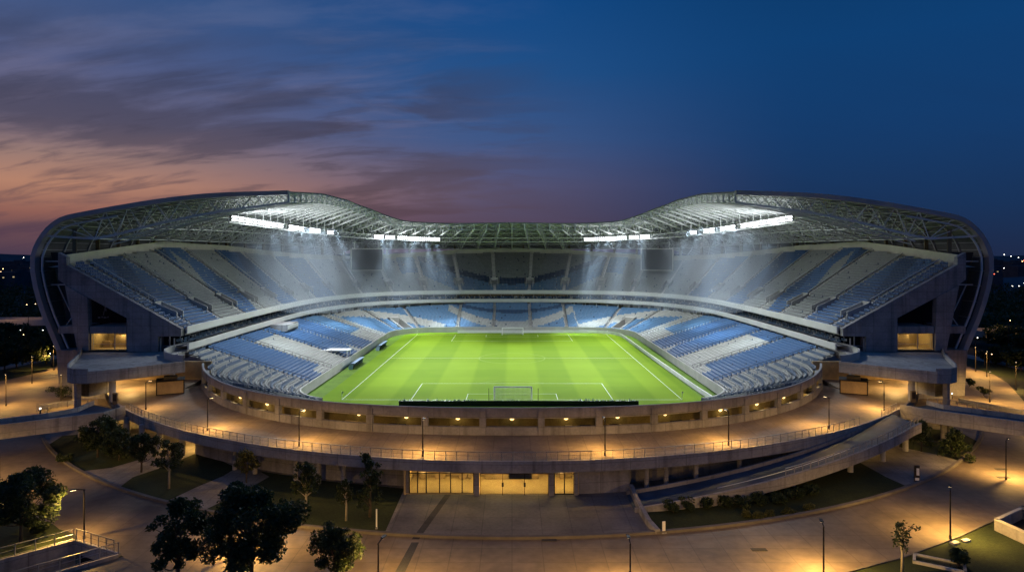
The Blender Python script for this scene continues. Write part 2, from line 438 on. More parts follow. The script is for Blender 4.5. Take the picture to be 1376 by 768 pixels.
# ---- kerb ring: low stone upstand
k = MB()
ko = kerb_arc(-88, 88, 110, 0); ki = kerb_arc(-88, 88, 110, .45)
k.loft([[(x, y, 0.0) for x, y in ko], [(x, y, .28) for x, y in ko], [(x, y, .28) for x, y in ki], [(x, y, 0.0) for x, y in ki]])
structure(k.build('kerb', M['kerb']))
k = MB(); e = [at(1130, 770)[:2], at(1140, 768)[:2], at(1215, 748)[:2], at(1285, 722)[:2], at(1340, 697)[:2], at(1376, 679)[:2], (70, 88), (84, 103)]
k.loft([[(x, y, .0) for x, y in e], [(x, y, .13) for x, y in e], [(x + .12, y - .11, .13) for x, y in e], [(x + .12, y - .11, .0) for x, y in e]])
structure(k.build('kerb', M['kerb']))

# ================================================================== PITCH
YN, YF, XL = 132.7, 237.7, 34.0
pm = MB()
def rrect(x, y0, y1, rn, rf, n=10):
    out = []
    for cx, cy, r, a0 in ((x - rn, y0 + rn, rn, -90), (x - rf, y1 - rf, rf, 0), (-(x - rf), y1 - rf, rf, 90), (-(x - rn), y0 + rn, rn, 180)):
        for t in np.linspace(a0, a0 + 90, n): out.append((cx + r * math.cos(math.radians(t)), cy + r * math.sin(math.radians(t))))
    return out
pm.flat(rrect(42.6, 118, 246.2, 12, 17), .05)
structure(pm.build('pitch_surround', M['pitch_apron'], flip='up'))
pm = MB(); pm.flat([(-38.5, 122), (38.5, 122), (38.5, 243.5), (-38.5, 243.5)], .055)
pitch = pm.build('pitch', M['pitch'], flip='up'); structure(pitch)
ln = MB(); Z = .062; W = .10
def hl(x0, x1, y): ln.add([(x0, y - W / 2, Z), (x1, y - W / 2, Z), (x1, y + W / 2, Z), (x0, y + W / 2, Z)], [(0, 1, 2, 3)])
def vl(x, y0, y1, z=Z + .003): ln.add([(x - W / 2, y0, z), (x + W / 2, y0, z), (x + W / 2, y1, z), (x - W / 2, y1, z)], [(0, 1, 2, 3)])
lw = MB()
def arc(cx, cy, r, a0, a1, z=Z + .006, n=48, W=.1):
    ln = lw; t = np.linspace(math.radians(a0), math.radians(a1), n)
    ln.loft([[(cx + (r - W / 2) * math.cos(a), cy + (r - W / 2) * math.sin(a), z) for a in t], [(cx + (r + W / 2) * math.cos(a), cy + (r + W / 2) * math.sin(a), z) for a in t]])
YM = (YN + YF) / 2
hl(-XL, XL, YN); hl(-XL, XL, YF); hl(-XL, XL, YM); vl(-XL, YN, YF); vl(XL, YN, YF)
arc(0, YM, 9.15, 0, 360, n=90); arc(0, YM, .3, 0, 360)
for y, s in ((YN, 1), (YF, -1)):
    hl(-20.16, 20.16, y + s * 16.5); vl(-20.16, *sorted((y, y + s * 16.5))); vl(20.16, *sorted((y, y + s * 16.5)))
    hl(-9.16, 9.16, y + s * 5.5); vl(-9.16, *sorted((y, y + s * 5.5))); vl(9.16, *sorted((y, y + s * 5.5)))
    a = math.degrees(math.acos(5.5 / 9.15)); arc(0, y + s * 11, 9.15, s * 90 - a, s * 90 + a); arc(0, y + s * 11, .2, 0, 360)
    for x, a0 in ((-XL, 0), (XL, 90)):
        aa = {(-1, 1): 0, (1, 1): 90, (1, -1): 180, (-1, -1): 270}[(1 if x > 0 else -1, s)]
        arc(x, y, 1., aa, aa + 90, n=10)
o = ln.build('line_markings', M['line'], pitch, flip='up'); lw.build('arc_markings', M['worn_line'], pitch, flip='up')

# goals
def goal():
    t = thing('football_goal', 'white football goal with net on the near goal line', 'goal', (.2, YN, .06), 0, 'football goals')
    f = MB()
    for x in (-3.72, 3.72): f.tube([(x, 0, 0), (x, 0, 2.5)], [.15, .15], 8)
    f.tube([(-3.8, 0, 2.5), (3.8, 0, 2.5)], [.15, .15], 8); f.build('goal_frame', M['white'], t)
    s = MB()
    for x in (-3.72, 3.72): s.beam((x, 0, 2.5), (x, -.9, 2.5), .05); s.beam((x, -.9, 2.5), (x, -2.1, 0), .05); s.beam((x, 0, .03), (x, -2.1, .03), .05)
    s.beam((-3.72, -2.1, .03), (3.72, -2.1, .03), .05); s.build('net_support', M['white'], t)
    n = MB(); w = .05
    for i in range(31):
        x = -3.72 + i * .248; n.beam((x, 0, 2.48), (x, -.9, 2.48), w, n=3); n.beam((x, -.9, 2.48), (x, -2.1, 0), w, n=3)
    for i in range(1, 11):
        q = i / 10; n.beam((-3.72, -.9 - 1.2 * q, 2.48 * (1 - q)), (3.72, -.9 - 1.2 * q, 2.48 * (1 - q)), w, n=3)
    for x in (-3.72, 3.72):
        for i in range(1, 10):
            z = i * .25; n.beam((x, 0, z), (x, -.9 - 1.2 * (1 - z / 2.5), z), w, n=3)
        for i in range(1, 5): n.beam((x, -i * .25, 0), (x, -i * .25, 2.48), w, n=3)
    n.build('net', M['net'], t); return t
g0 = goal()
dup(g0, (.2, YF, .06), PI, 'white football goal before the far end stand')
# net poles behind the near goal
for i, x in enumerate((666 - 9, 714 + 9)):
    t = MB(); X = (x - CX) * 130 / F; t.tube([(X, 129.5, .06), (X, 129.5, 3.0)], [.06, .05], 6)
    tag(t.build('net_pole', M['dark_metal']), ('dark net pole standing left of the near goal', 'dark net pole standing right of the near goal')[i], 'pole', 'net poles')
# corner flags
cnr = [(-XL, YN, 'near left'), (XL, YN, 'near right'), (-XL, YF, 'far left'), (XL, YF, 'far right')]
for x, y, w in cnr:
    t = thing('corner_flag', 'thin corner flag at the %s corner of the pitch' % w, 'corner flag', (x, y, .06), 0, 'corner flags')
    a = MB(); a.tube([(0, 0, 0), (0, 0, 1.6)], [.035, .035], 6); a.build('pole', M['white'], t)
    a = MB(); a.add([(0, 0, 1.6), (.42, .03, 1.45), (0, 0, 1.25), (.0, .02, 1.6), (.42, .05, 1.45), (0, .02, 1.25)], [(0, 1, 2), (5, 4, 3), (0, 3, 4, 1), (1, 4, 5, 2), (2, 5, 3, 0)]); a.build('flag', M['white'], t)

# advertising boards
def board(label, pts, h, m, z=.06, thick=.25, name='advertising_board', group='pitchside boards'):
    b = MB(); P = [Vector(p) for p in pts]
    inn = []; 
    nm = normals(np.array([tuple(p) for p in P])) if len(P) > 1 else None
    a = [(p.x, p.y) for p in P]; c = [(p.x + n[0] * thick, p.y + n[1] * thick) for p, n in zip(P, nm)]
    b.loft([[(x, y, z) for x, y in a], [(x, y, z + h) for x, y in a], [(x, y, z + h) for x, y in c], [(x, y, z) for x, y in c]], closed=True)
    for k in (0, -1):
        b.add([(*a[k], z), (*a[k], z + h), (*c[k], z + h), (*c[k], z)], [(0, 1, 2, 3)])
    return tag(b.build(name, m), label, 'advertising board', group)
nb = board('long dark advertising board behind the near goal', [(at(536, 545)[0] * 1.0, 127.3), (at(858, 545)[0], 127.3)], .95, M['board_dark'])
# faint pale marks along the top of the dark board (unreadable lettering in the photograph)
t = MB(); rr = random.Random(4)
for x0, x1 in ((536, 556), (575, 640), (676, 700), (778, 856)):
    X0, X1 = ((x0 - CX) * 127.3 / F, (x1 - CX) * 127.3 / F); x = X0
    while x < X1:
        w = rr.uniform(.12, .5); h = rr.uniform(.12, .4); t.box(x, 127.2, 1.02 + h / 2, w * .8, .04, h); x += w + rr.uniform(.1, .7)
t.build('board_mark', M['white'], nb)
board('long white advertising board before the far stand', [(-20, 243.6), (0, 243.8), (20, 243.8), (31, 243.0), (35.5, 240), (38, 235), (38.4, 228)], .95, M['board_white'])
board('white advertising board running along the right touchline', [(38.4, 227), (38.6, 190), (39.0, 160), (39.2, 142), (39.6, 130.5)], .95, M['board_white'])
board('short white board angled by the near right corner', [(39.4, 130.0), (38.2, 127.0), (37.2, 125.8)], .8, M['board_white'])

# dugouts and pitchside kit along the left touchline
def dugout(label, x, y, rz, n=8.5):
    t = thing('dugout', label, 'dugout', (x, y, .06), rz, 'team dugouts')
    s = MB(); prof = [(-.9, 0), (-.95, .8), (-.6, 1.35), (.2, 1.6), (.6, 1.5), (.55, 1.42), (.15, 1.48), (-.55, 1.25), (-.83, .8), (-.8, 0)]
    s.loft([[(u, -n / 2, z) for u, z in prof + prof[:1]], [(u, n / 2, z) for u, z in prof + prof[:1]]])
    s.build('canopy', M['dugout'], t)
    for k in (-1, 1):
        e = MB(); e.prism_y([(-.9, 0), (.1, 0), (.3, 1.35), (-.5, 1.2), (-.9, .75)], k * n / 2 - .05, k * n / 2 + .05); e.build('end_panel', M['dugout'], t)
    b = MB(); b.box(-.3, 0, .42, .45, n - .3, .1); b.box(-.55, 0, .75, .08, n - .3, .6); b.box(-.3, 0, .2, .3, n - .5, .4); b.build('bench', M['board_dark'], t)
    return t
p = at(478, 491, 0); dugout('pale blue dugout nearer along the left touchline', -40.2, 172.5, 0, 11)
dugout('pale blue dugout farther along the left touchline', -40.0, 205, 0, 11)
# ================================================================== STADIUM
stadium = thing('football_stadium', 'floodlit horseshoe football stadium with blue and white seats under a curved steel roof', 'stadium', (0, 0, 0))
def sub(mb, name, m, par=None, **k): return mb.build(name, m, par if par is not None else stadium, **k)

YS = 133.5
A0, B0, NN = 66., 80., 3.
RAKE = .57
_w = np.array([0, .1, .19, .31, .44, .62, .78, 1.]); _zb = np.array([29.5, 29., 27.6, 25.9, 27.1, 29.8, 30.5, 26.9])
def zback(u): return np.interp(np.abs(2 * np.asarray(u) - 1), _w, _zb)
def dback(u): return (zback(u) - 13.7) / RAKE
UG = np.linspace(0, 1, 361); DG = np.arange(0, 60, 1.0)
PG = np.stack([ring(A0 + d, B0 + d, NN, YS, UG) for d in DG])          # [d, u, 2]
def PP(u, d):
    u = np.clip(np.asarray(u, float), 0, 1) * (len(UG) - 1); d = np.clip(np.asarray(d, float), 0, DG[-1] - 1e-6)
    i = np.minimum(u.astype(int), len(UG) - 2); k = d.astype(int); fu = (u - i)[..., None]; fd = (d - k)[..., None]
    return (PG[k, i] * (1 - fu) + PG[k, i + 1] * fu) * (1 - fd) + (PG[k + 1, i] * (1 - fu) + PG[k + 1, i + 1] * fu) * fd
LM = ringlen(78, 92, NN, YS)
AIS = sorted([.5 + s * (k + .5) * 15.2 / LM for k in range(20) for s in (-1, 1) if (k + .5) * 15.2 < LM / 2 - 4])
AIS = np.array(AIS)

# ---------------------------------------------------------------- seats (quads in bulk)
ST = []; SQ = []
def _bx(x0, x1, y0, y1, z0, z1):
    o = len(ST); ST.extend([(x0, y0, z0), (x1, y0, z0), (x1, y1, z0), (x0, y1, z0), (x0, y0, z1), (x1, y0, z1), (x1, y1, z1), (x0, y1, z1)])
    SQ.extend([tuple(o + i for i in q) for q in ((4, 5, 6, 7), (0, 1, 5, 4), (1, 2, 6, 5), (2, 3, 7, 6), (3, 0, 4, 7))])
_bx(-.225, .225, -.24, .17, .36, .44)
_bx(-.225, .225, .15, .23, .40, .86)
ST = np.array(ST); SQ = np.array(SQ)
def seat_mesh(name, pos, nrm, col, m, parent, kind=None, template=None):
    """pos [n,3], nrm [n,2] outward, col [n,3] -> one mesh with many seats"""
    n = len(pos); T = ST if template is None else template
    tx = np.stack([nrm[:, 1], -nrm[:, 0]], -1)
    V = np.zeros((n, len(T), 3))
    V[..., 0] = pos[:, None, 0] + T[None, :, 0] * tx[:, None, 0] + T[None, :, 1] * nrm[:, None, 0]
    V[..., 1] = pos[:, None, 1] + T[None, :, 0] * tx[:, None, 1] + T[None, :, 1] * nrm[:, None, 1]
    V[..., 2] = pos[:, None, 2] + T[None, :, 2]
    Q = (SQ[None] + (np.arange(n) * len(T))[:, None, None]).reshape(-1, 4)
    me = bpy.data.meshes.new(name); nv = n * len(T); nq = len(Q)
    me.vertices.add(nv); me.vertices.foreach_set('co', V.reshape(-1))
    me.loops.add(nq * 4); me.loops.foreach_set('vertex_index', Q.reshape(-1).astype(np.int32))
    me.polygons.add(nq); me.polygons.foreach_set('loop_start', np.arange(0, nq * 4, 4, dtype=np.int32))
    me.update(calc_edges=True)
    at_ = me.attributes.new('tone', 'FLOAT_COLOR', 'POINT')
    cc = np.ones((n, len(T), 4)); cc[..., :3] = col[:, None, :]
    at_.data.foreach_set('color', cc.reshape(-1))
    me.materials.append(m)
    o = bpy.data.objects.new(name, me); C.objects.link(o); o.parent = parent
    if kind: o['kind'] = kind
    return o
BLUE = np.array([.060, .140, .285]); LBLUE = np.array([.11, .225, .37]); NAVY = np.array([.02, .045, .095]); WHT = np.array([.46, .465, .43]); WHT_SHADED = np.array([.31, .33, .31])  # last tone: white seats with the upper tier's dimmer light in the colour

def along(poly, step, start=.3):
    L = np.concatenate([[0], np.cumsum(np.hypot(*np.diff(poly[:, :2], axis=0).T))])
    s = np.arange(start, L[-1] - .2, step)
    out = np.stack([np.interp(s, L, poly[:, k]) for k in range(poly.shape[1])], -1)
    return out, s / L[-1]

# ---------------------------------------------------------------- upper tier
upper = thing('upper_tier', None, None); upper.parent = stadium; del_ = None
ROW = .98; NU = 241
us = np.linspace(0, 1, NU)
tb = MB(); spos, snrm, scol = [], [], []
dmax = dback(us)
nrow = int(dmax.max() / ROW) + 1
VOMS = []      # (u, d0, d1)
for j, ua in enumerate(AIS): VOMS.append((ua, 5.2, 8.2))
for k in range(nrow):
    d0, d1 = k * ROW, (k + 1) * ROW
    z = 13.7 + RAKE * d0 + .1; z1 = 13.7 + RAKE * d1 + .1
    p0 = PP(us, d0); p1 = PP(us, d1)
    ok = d1 <= dmax + .3
    # contiguous runs of this row
    i = 0
    while i < NU:
        if not ok[i]: i += 1; continue
        j = i
        while j + 1 < NU and ok[j + 1]: j += 1
        if j > i:
            tb.loft([[(*p, z - RAKE * ROW) for p in p0[i:j + 1]], [(*p, z) for p in p0[i:j + 1]], [(*p, z) for p in p1[i:j + 1]]])
            pm_ = PP(us[i:j + 1], d0 + .45); pts = np.concatenate([pm_, us[i:j + 1, None]], 1)
            q, _ = along(pts, .56)
            nn = normals(q[:, :2])
            uu = q[:, 2]; w = np.abs(2 * uu - 1); f = d0 / np.maximum(dback(uu), 1)
            da = np.min(np.abs(uu[:, None] - AIS[None]), 1) * LM
            keep = da > .75
            for (ua, a, b) in VOMS:
                keep &= ~((np.abs(uu - ua) * LM < 2.3) & (d0 > a - .6) & (d0 < b + .4))
            blk = np.searchsorted(AIS, uu); blk = np.minimum(blk, len(AIS) - blk)      # 0 at the open ends
            base = np.where(np.isin(blk, (0, 1, 3, 5, 7))[:, None], BLUE, WHT_SHADED)
            # diagonal dark swathes across the blue blocks, pale ones across the white
            sw = (f * 1.0 + (w * 9.0) % 1.0)
            base = np.where(((sw > 1.05) & (sw < 1.35) & np.isin(blk, (1, 3, 5)))[:, None], BLUE * .62, base)
            base = np.where(((sw > .7) & (sw < .95) & np.isin(blk, (3, 6)))[:, None], WHT_SHADED, base)
            base = np.where((blk == 0)[:, None], BLUE * .8, base)
            # far end: white crown greyed as if in shade, above a navy arc above blue
            far = w < .235; bd = .30 + 1.25 * (w / .25) ** 2
            fc = np.where((f > bd + .0)[:, None], WHT_SHADED * .8, np.where((f > bd - .16)[:, None], NAVY, LBLUE * .8))
            fc = np.where(((w > .10) & (f < .5))[:, None], np.where((f < bd - .6)[:, None], WHT_SHADED, fc), fc)
            base = np.where(far[:, None], fc, base)
            r = RNG.random(len(uu)); base = np.where((r < .02)[:, None], WHT_SHADED, np.where((r > .985)[:, None], NAVY, base))
            base = base * (1 + .16 * (RNG.random((len(uu), 1)) - .5))
            spos.append(np.concatenate([q[keep, :2], np.full((keep.sum(), 1), z)], 1)); snrm.append(nn[keep]); scol.append(base[keep])
        i = j + 1
sub(tb, 'terracing', M['terrace'], upper)
UP_P, UP_N, UP_C = np.concatenate(spos), np.concatenate(snrm), np.concatenate(scol)

# stepped aisles, pale, with a handrail
for ua in AIS:
    s = MB(); s_low = MB(); dm = float(dback(ua)); k = 0; v0 = 5.2
    while (k + 1) * ROW < dm:
        d0 = k * ROW
        if not (v0 - .9 < d0 < v0 + 2.6):
            for h in (0, 1):
                a = d0 + h * ROW / 2; z = 13.82 + RAKE * d0 + .25 * h
                P = PP([ua - .55 / LM, ua + .55 / LM], a); Q = PP([ua - .55 / LM, ua + .55 / LM], a + ROW / 2 - .003)
                (s_low if d0 < v0 else s).add([(*P[0], z - .25), (*P[1], z - .25), (*P[1], z + .03), (*P[0], z + .03), (*Q[1], z + .03), (*Q[0], z + .03)], [(0, 1, 2, 3), (3, 2, 4, 5)])
        k += 1
    sub(s, 'aisle_steps', M['stair'], upper); sub(s_low, 'aisle_steps', M['stair'], upper)
    h = MB()
    a = PP([ua + .6 / LM] * 2, [8.6, dm - .5]); h.beam((*a[0], 13.7 + RAKE * 8.6 + 1.05), (*a[1], 13.7 + RAKE * (dm - .5) + 1.05), .15)
    for q in np.linspace(8.6, dm - .5, 9):
        b = PP([ua + .6 / LM], [q])[0]; h.beam((*b, 13.7 + RAKE * q), (*b, 13.7 + RAKE * q + 1.05), .05)
    sub(h, 'aisle_rail', M['fascia'], upper)
    # boxed exit through the seats
    v = MB(); bk = MB()
    def VP(du, d, z): p = PP([ua + du / LM], [d])[0]; return (p[0], p[1], z)
    zf = 13.7 + RAKE * v0; zt = 13.7 + RAKE * 8.2 + .9
    for sx in (-1, 1):
        a, b = sorted((sx * 1.35, sx * 1.6))
        v.add([VP(a, v0 - 1.8, zf - 1.2), VP(b, v0 - 1.8, zf - 1.2), VP(b, v0 - 1.8, zf + .55), VP(a, v0 - 1.8, zf + .55), VP(a, 8.4, zf - 1), VP(b, 8.4, zf - 1), VP(b, 8.4, zt), VP(a, 8.4, zt)],
              [(0, 1, 2, 3), (4, 7, 6, 5), (0, 3, 7, 4), (1, 5, 6, 2), (3, 2, 6, 7), (0, 4, 5, 1)])
    v.add([VP(-1.6, 8.0, zf + 1.35), VP(1.6, 8.0, zf + 1.35), VP(1.6, 8.0, zt + .02), VP(-1.6, 8.0, zt + .02), VP(-1.6, 8.4, zf + 1.35), VP(1.6, 8.4, zf + 1.35), VP(1.6, 8.4, zt + .02), VP(-1.6, 8.4, zt + .02)],
          [(0, 1, 2, 3), (4, 7, 6, 5), (3, 2, 6, 7), (0, 4, 5, 1), (0, 3, 7, 4), (1, 5, 6, 2)])
    bk.add([VP(-1.35, 7.9, zf - .7), VP(1.35, 7.9, zf - .7), VP(1.35, 7.9, zf + 1.37), VP(-1.35, 7.9, zf + 1.37)], [(0, 1, 2, 3)])
    bk.add([VP(-1.35, v0 - 1.6, zf - .68), VP(1.35, v0 - 1.6, zf - .68), VP(1.35, 7.9, zf - .66), VP(-1.35, 7.9, zf - .66)], [(0, 1, 2, 3)])
    vo = sub(v, 'exit_surround', M['concrete_light'], upper); sub(bk, 'exit_opening', M['black'], upper)

# parapet wall round the back of the upper tier, and the columns carrying the roof
pw = MB(); pa = PP(us, dmax + .9); pb = PP(us, dmax + 1.25); zb = zback(us)
pw.loft([[(*p, z - 1.2) for p, z in zip(pa, zb)], [(*p, z + 2.05) for p, z in zip(pa, zb)], [(*p, z + 2.05) for p, z in zip(pb, zb)], [(*p, z - 1.2) for p, z in zip(pb, zb)]], closed=True)
sub(pw, 'back_parapet', M['beige'], upper)
pw = MB()
pc = PP(us, dmax + 4.5)
pw.loft([[(*p, z - .4) for p, z in zip(pb, zb)], [(*p, z - .4) for p, z in zip(pc, zb)]]); sub(pw, 'concourse_floor', M['terrace'], upper)

# ---------------------------------------------------------------- fascias and box level
fa = ring(A0, B0, NN, YS, us)
nf = normals(fa)
def band(poly, z0, z1, th, inner=True):
    n = normals(poly); b = poly + n * th; m = MB()
    m.loft([[(*p, z0) for p in poly], [(*p, z1) for p in poly], [(*p, z1) for p in b], [(*p, z0) for p in b]], closed=True)
    for k in (0, -1): m.add([(*poly[k], z0), (*poly[k], z1), (*b[k], z1), (*b[k], z0)], [(0, 1, 2, 3)])
    return m
sub(band(fa - nf * .15, 13.15, 14.55, .35), 'upper_fascia', M['fascia'])
sub(band(fa - nf * .45, 9.85, 11.1, .35), 'lower_fascia', M['fascia'])
sub(band(fa + nf * .1, 10.55, 10.7, 5.), 'box_floor', M['concrete_dark'])
sub(band(fa + nf * .25, 12.85, 13.1, 6.), 'box_ceiling', M['concrete_dark'])
sub(band(fa + nf * 3.4, 10.7, 12.85, .1), 'box_glazing', M['glass_dark'])
sub(band(fa + nf * 4.9, 8.0, 12.84, .2), 'box_back_wall', M['concrete_dark'])
def posts(name, pts, z0, z1, w, mt):
    me = None
    for p in pts:
        if me is None:
            b_ = MB(); b_.beam((0, 0, 0), (0, 0, z1 - z0), w); o = sub(b_, name, mt); me = o.data
        else:
            o = bpy.data.objects.new(name, me); C.objects.link(o); o.parent = stadium
        o.location = (p[0], p[1], z0)
posts('box_mullion', [fa[k] + nf[k] * 3.3 for k in range(0, NU, 3)], 10.7, 12.85, .18, M['grey_metal'])
# band below the boxes: concourse wall, doors and columns at the top of the lower tier
sub(band(fa + nf * 2.6, 7.6, 9.85, .2), 'concourse_wall', M['beige'])
sub(band(fa - nf * .1, 9.6, 9.84, 4.5), 'box_slab', M['concrete'])
rr = random.Random(3)
posts('concourse_column', [fa[k] + nf[k] * .2 for k in range(2, NU - 2, 3)], 8.0, 9.6, .35, M['concrete_light'])
for k in range(2, NU - 2, 3):
    p = fa[k] + nf[k] * 2.5; a = math.atan2(nf[k][1], nf[k][0])
    if rr.random() < .7: dk = MB(); dk.box(p[0], p[1], 8.75, .1, rr.uniform(1.0, 2.6), 1.5, a); sub(dk, 'concourse_door', M['brown'])
# two rows of box seats
bp, bn, bc = [], [], []
for r_ in (0.9, 1.9):
    q, _ = along(fa + nf * r_, .6); n_ = normals(q); keep = RNG.random(len(q)) > .12
    bp.append(np.concatenate([q, np.full((len(q), 1), 10.72 + r_ * .22)], 1)[keep]); bn.append(n_[keep])
    c_ = np.where((RNG.random(len(q)) < .22)[:, None], WHT * .7, np.where((RNG.random(len(q)) < .35)[:, None], NAVY, LBLUE * .55)); bc.append(c_[keep])
seat_mesh('box_seats', np.concatenate(bp), np.concatenate(bn), np.concatenate(bc), M['seat'], stadium, 'stuff')

# ---------------------------------------------------------------- lower tier
lower = thing('lower_tier', None, None); lower.parent = stadium
RIM = (69., 93.7, 2.45)
def rowline(d):
    """one row of the lower tier, near left -> far -> near right; columns X, Y, segment code, local coordinate"""
    out = []
    rn = 12 + d; rf = 18 + d; end = math.radians(66)
    for a in np.linspace(end, 0, 26): out.append((-31 - rn * math.cos(a), 136 - rn * math.sin(a), 0, math.degrees(a)))
    for y in np.linspace(136, 228, 120)[1:]: out.append((-43 - d, y, 1, y))
    for a in np.linspace(0, PI / 2, 40)[1:]: out.append((-25 - rf * math.cos(a), 228 + rf * math.sin(a), 2, math.degrees(a)))
    for x in np.linspace(-25, 0, 20)[1:]: out.append((x, 246 + d, 3, x))
    out += [(-p[0], p[1], p[2], p[3] if p[2] != 3 else -p[3]) for p in out[-2::-1]]
    return np.array(out)
def lz(x, y, d): return 1.25 + (.33 + .085 * smooth(222, 248, y)) * d
def inside(x, y):
    # keep rows inside the fascia ring, and inside the rim wall at the near end
    f = (np.abs(x) / (A0 + 1.)) ** 3 + (np.maximum(0, y - CY) / (B0 + 1.)) ** 3 < 1
    r = (np.abs(x) / (RIM[0] - .7)) ** RIM[2] + (np.abs(y - CY) / (RIM[1] - .7)) ** RIM[2] < 1
    return np.where(y > 150, f, np.where(y > 133, np.abs(x) < A0 + .8, r & (np.abs(x) < A0 + .8)))
LA_Y = [142.5, 159.5, 175., 191., 207., 222.]; LA_T = [30., 60.]; LA_X = [6.9, 20.3]
def aisle_dist(seg, loc, d):
    da = np.full(len(seg), 99.)
    for y in LA_Y: da = np.where(seg == 1, np.minimum(da, np.abs(loc - y)), da)
    for a in LA_T: da = np.where(seg == 2, np.minimum(da, np.abs(np.radians(loc - a)) * (18 + d)), da)
    for x in LA_X: da = np.where(seg == 3, np.minimum(da, np.abs(np.abs(loc) - x)), da)
    return da
tb = MB(); spos, snrm, scol = [], [], []
LROW = .95
ends = MB()
for k in range(25):
    d0, d1 = k * LROW, (k + 1) * LROW
    P0 = rowline(d0); P1 = rowline(d1)
    z0 = lz(P0[:, 0], P0[:, 1], d0); zp = lz(P0[:, 0], P0[:, 1], max(0, d0 - LROW)) if k else z0 - 1.2
    ok = inside(P1[:, 0], P1[:, 1]); i = 0; n = len(P0)
    if k: ok &= ~((P0[:, 2] == 2) & (np.abs(P0[:, 3] - 45) < np.degrees(1.9 / (18 + d0))) & (d0 < 9))
    while i < n:
        if not ok[i]: i += 1; continue
        j = i
        while j + 1 < n and ok[j + 1]: j += 1
        if j > i:
            s = slice(i, j + 1)
            tb.loft([[(x, y, z) for x, y, z in zip(P0[s, 0], P0[s, 1], zp[s])], [(x, y, z) for x, y, z in zip(P0[s, 0], P0[s, 1], z0[s])], [(x, y, z) for x, y, z in zip(P1[s, 0], P1[s, 1], z0[s])]])
            c = np.concatenate([(P0[s] + P1[s]) / 2, z0[s, None]], 1); c[:, 2:4] = P0[s, 2:4]
            q, _ = along(c, .52)
            if len(q) > 2:
                # nearest polyline vertex tells the segment
                L = np.concatenate([[0], np.cumsum(np.hypot(*np.diff(c[:, :2], axis=0).T))]); sq = np.arange(.3, L[-1] - .2, .52)
                seg = np.round(c[np.clip(np.searchsorted(L, sq), 0, len(c) - 1), 2]).astype(int)
                loc = q[:, 3]; da = aisle_dist(seg, loc, d0); keep = da > .62
                nn = normals(q[:, :2]); f = d0 / np.where(seg == 3, 18.6, 23.)
                x, y = q[:, 0], q[:, 1]; sgn = np.sign(x)
                blk = np.searchsorted(LA_Y, y)
                base = np.where(np.isin(blk, (1, 3, 4))[:, None], BLUE, WHT)
                # near corner: mixed pale and dark rows
                mixc = np.where((RNG.random(len(q)) < (.93, .10)[k % 2])[:, None], WHT * .74, np.array([.09, .135, .20]))
                base = np.where((blk == 0)[:, None], mixc, base)
                # swooshes in the side blocks
                sw = f - .25 - .045 * (y - 196) + .0
                base = np.where(((blk == 3) & (np.abs(sw) < .18))[:, None], WHT, base)
                base = np.where(((blk == 1) & (f < .12) & (y > 152))[:, None], WHT, base)
                base = np.where(((blk == 2) & (f > .55 + .04 * (y - 168)) & (f > .8))[:, None], BLUE, base)
                base = np.where(((blk == 5) & (f > .3))[:, None], LBLUE, base)
                # far corners and far end: blue with pale arcs
                cr = np.where((np.abs(f - (.85 - .9 * (loc / 90))) < .13)[:, None], WHT, LBLUE)
                base = np.where((seg == 2)[:, None], cr, base)
                ax = np.abs(x)
                fe = np.where((np.abs(f - (.08 + (ax / 27) ** 2 * .85)) < .14)[:, None], WHT * .9, LBLUE)
                fe = np.where((np.abs(f - (.62 + (ax / 30) ** 2 * .6)) < .07)[:, None], BLUE * .6, fe)
                base = np.where((seg == 3)[:, None], fe, base)
                r = RNG.random(len(q)); base = np.where((r > .992)[:, None], NAVY, base)
                base = base * (1 + .14 * (RNG.random((len(q), 1)) - .5))
                spos.append(np.stack([x, y, q[:, 4]], -1)[keep]); snrm.append(nn[keep]); scol.append(base[keep])
        i = j + 1
sub(tb, 'terracing', M['terrace'], lower)
LO_P, LO_N, LO_C = np.concatenate(spos), np.concatenate(snrm), np.concatenate(scol)
print('seats', len(UP_P), len(LO_P))

# the nearest seats of the lower tier one by one, the rest as masses
dist = np.hypot(np.hypot(LO_P[:, 0], LO_P[:, 1]), LO_P[:, 2] - CAMZ)
# seats standing clear of the rim wall as seen from the drone
front = np.array([ell_near(*RIM, x) for x in LO_P[:, 0]])
hid = (CAMZ - (CAMZ - 8.05) * LO_P[:, 1] / np.maximum(front, 1)) > LO_P[:, 2] + .5
dist = dist + 1000 * hid
idx = np.argsort(dist); sel = idx[:100]; rest = np.ones(len(LO_P), bool); rest[sel] = False
one = {}
def single_seat(p, n, c, parent):
    me = bpy.data.meshes.new('seat'); me.from_pydata(ST.tolist(), [], SQ.tolist())
    a = me.attributes.new('tone', 'FLOAT_COLOR', 'POINT'); a.data.foreach_set('color', np.tile([*c, 1.], len(ST)).astype(np.float32))
    me.materials.append(M['seat']); o = bpy.data.objects.new('seat', me); C.objects.link(o); o.parent = parent
    o.location = p; o.rotation_euler = (0, 0, math.atan2(n[1], n[0]) - PI / 2); return o
for i in sel: single_seat(LO_P[i], LO_N[i], LO_C[i], lower)
seat_mesh('seats', LO_P[rest], LO_N[rest], LO_C[rest], M['seat'], lower, 'stuff')
seat_mesh('seats', UP_P, UP_N, UP_C, M['seat'], upper, 'stuff')

# front wall of the lower tier
P = rowline(-.35); Q = rowline(-.05)
m = MB(); m.loft([[(x, y, .05) for x, y in P[:, :2]], [(x, y, 2.05) for x, y in P[:, :2]], [(x, y, 2.05) for x, y in Q[:, :2]], [(x, y, .05) for x, y in Q[:, :2]]], closed=True)
sub(m, 'front_wall', M['concrete_light'], lower)
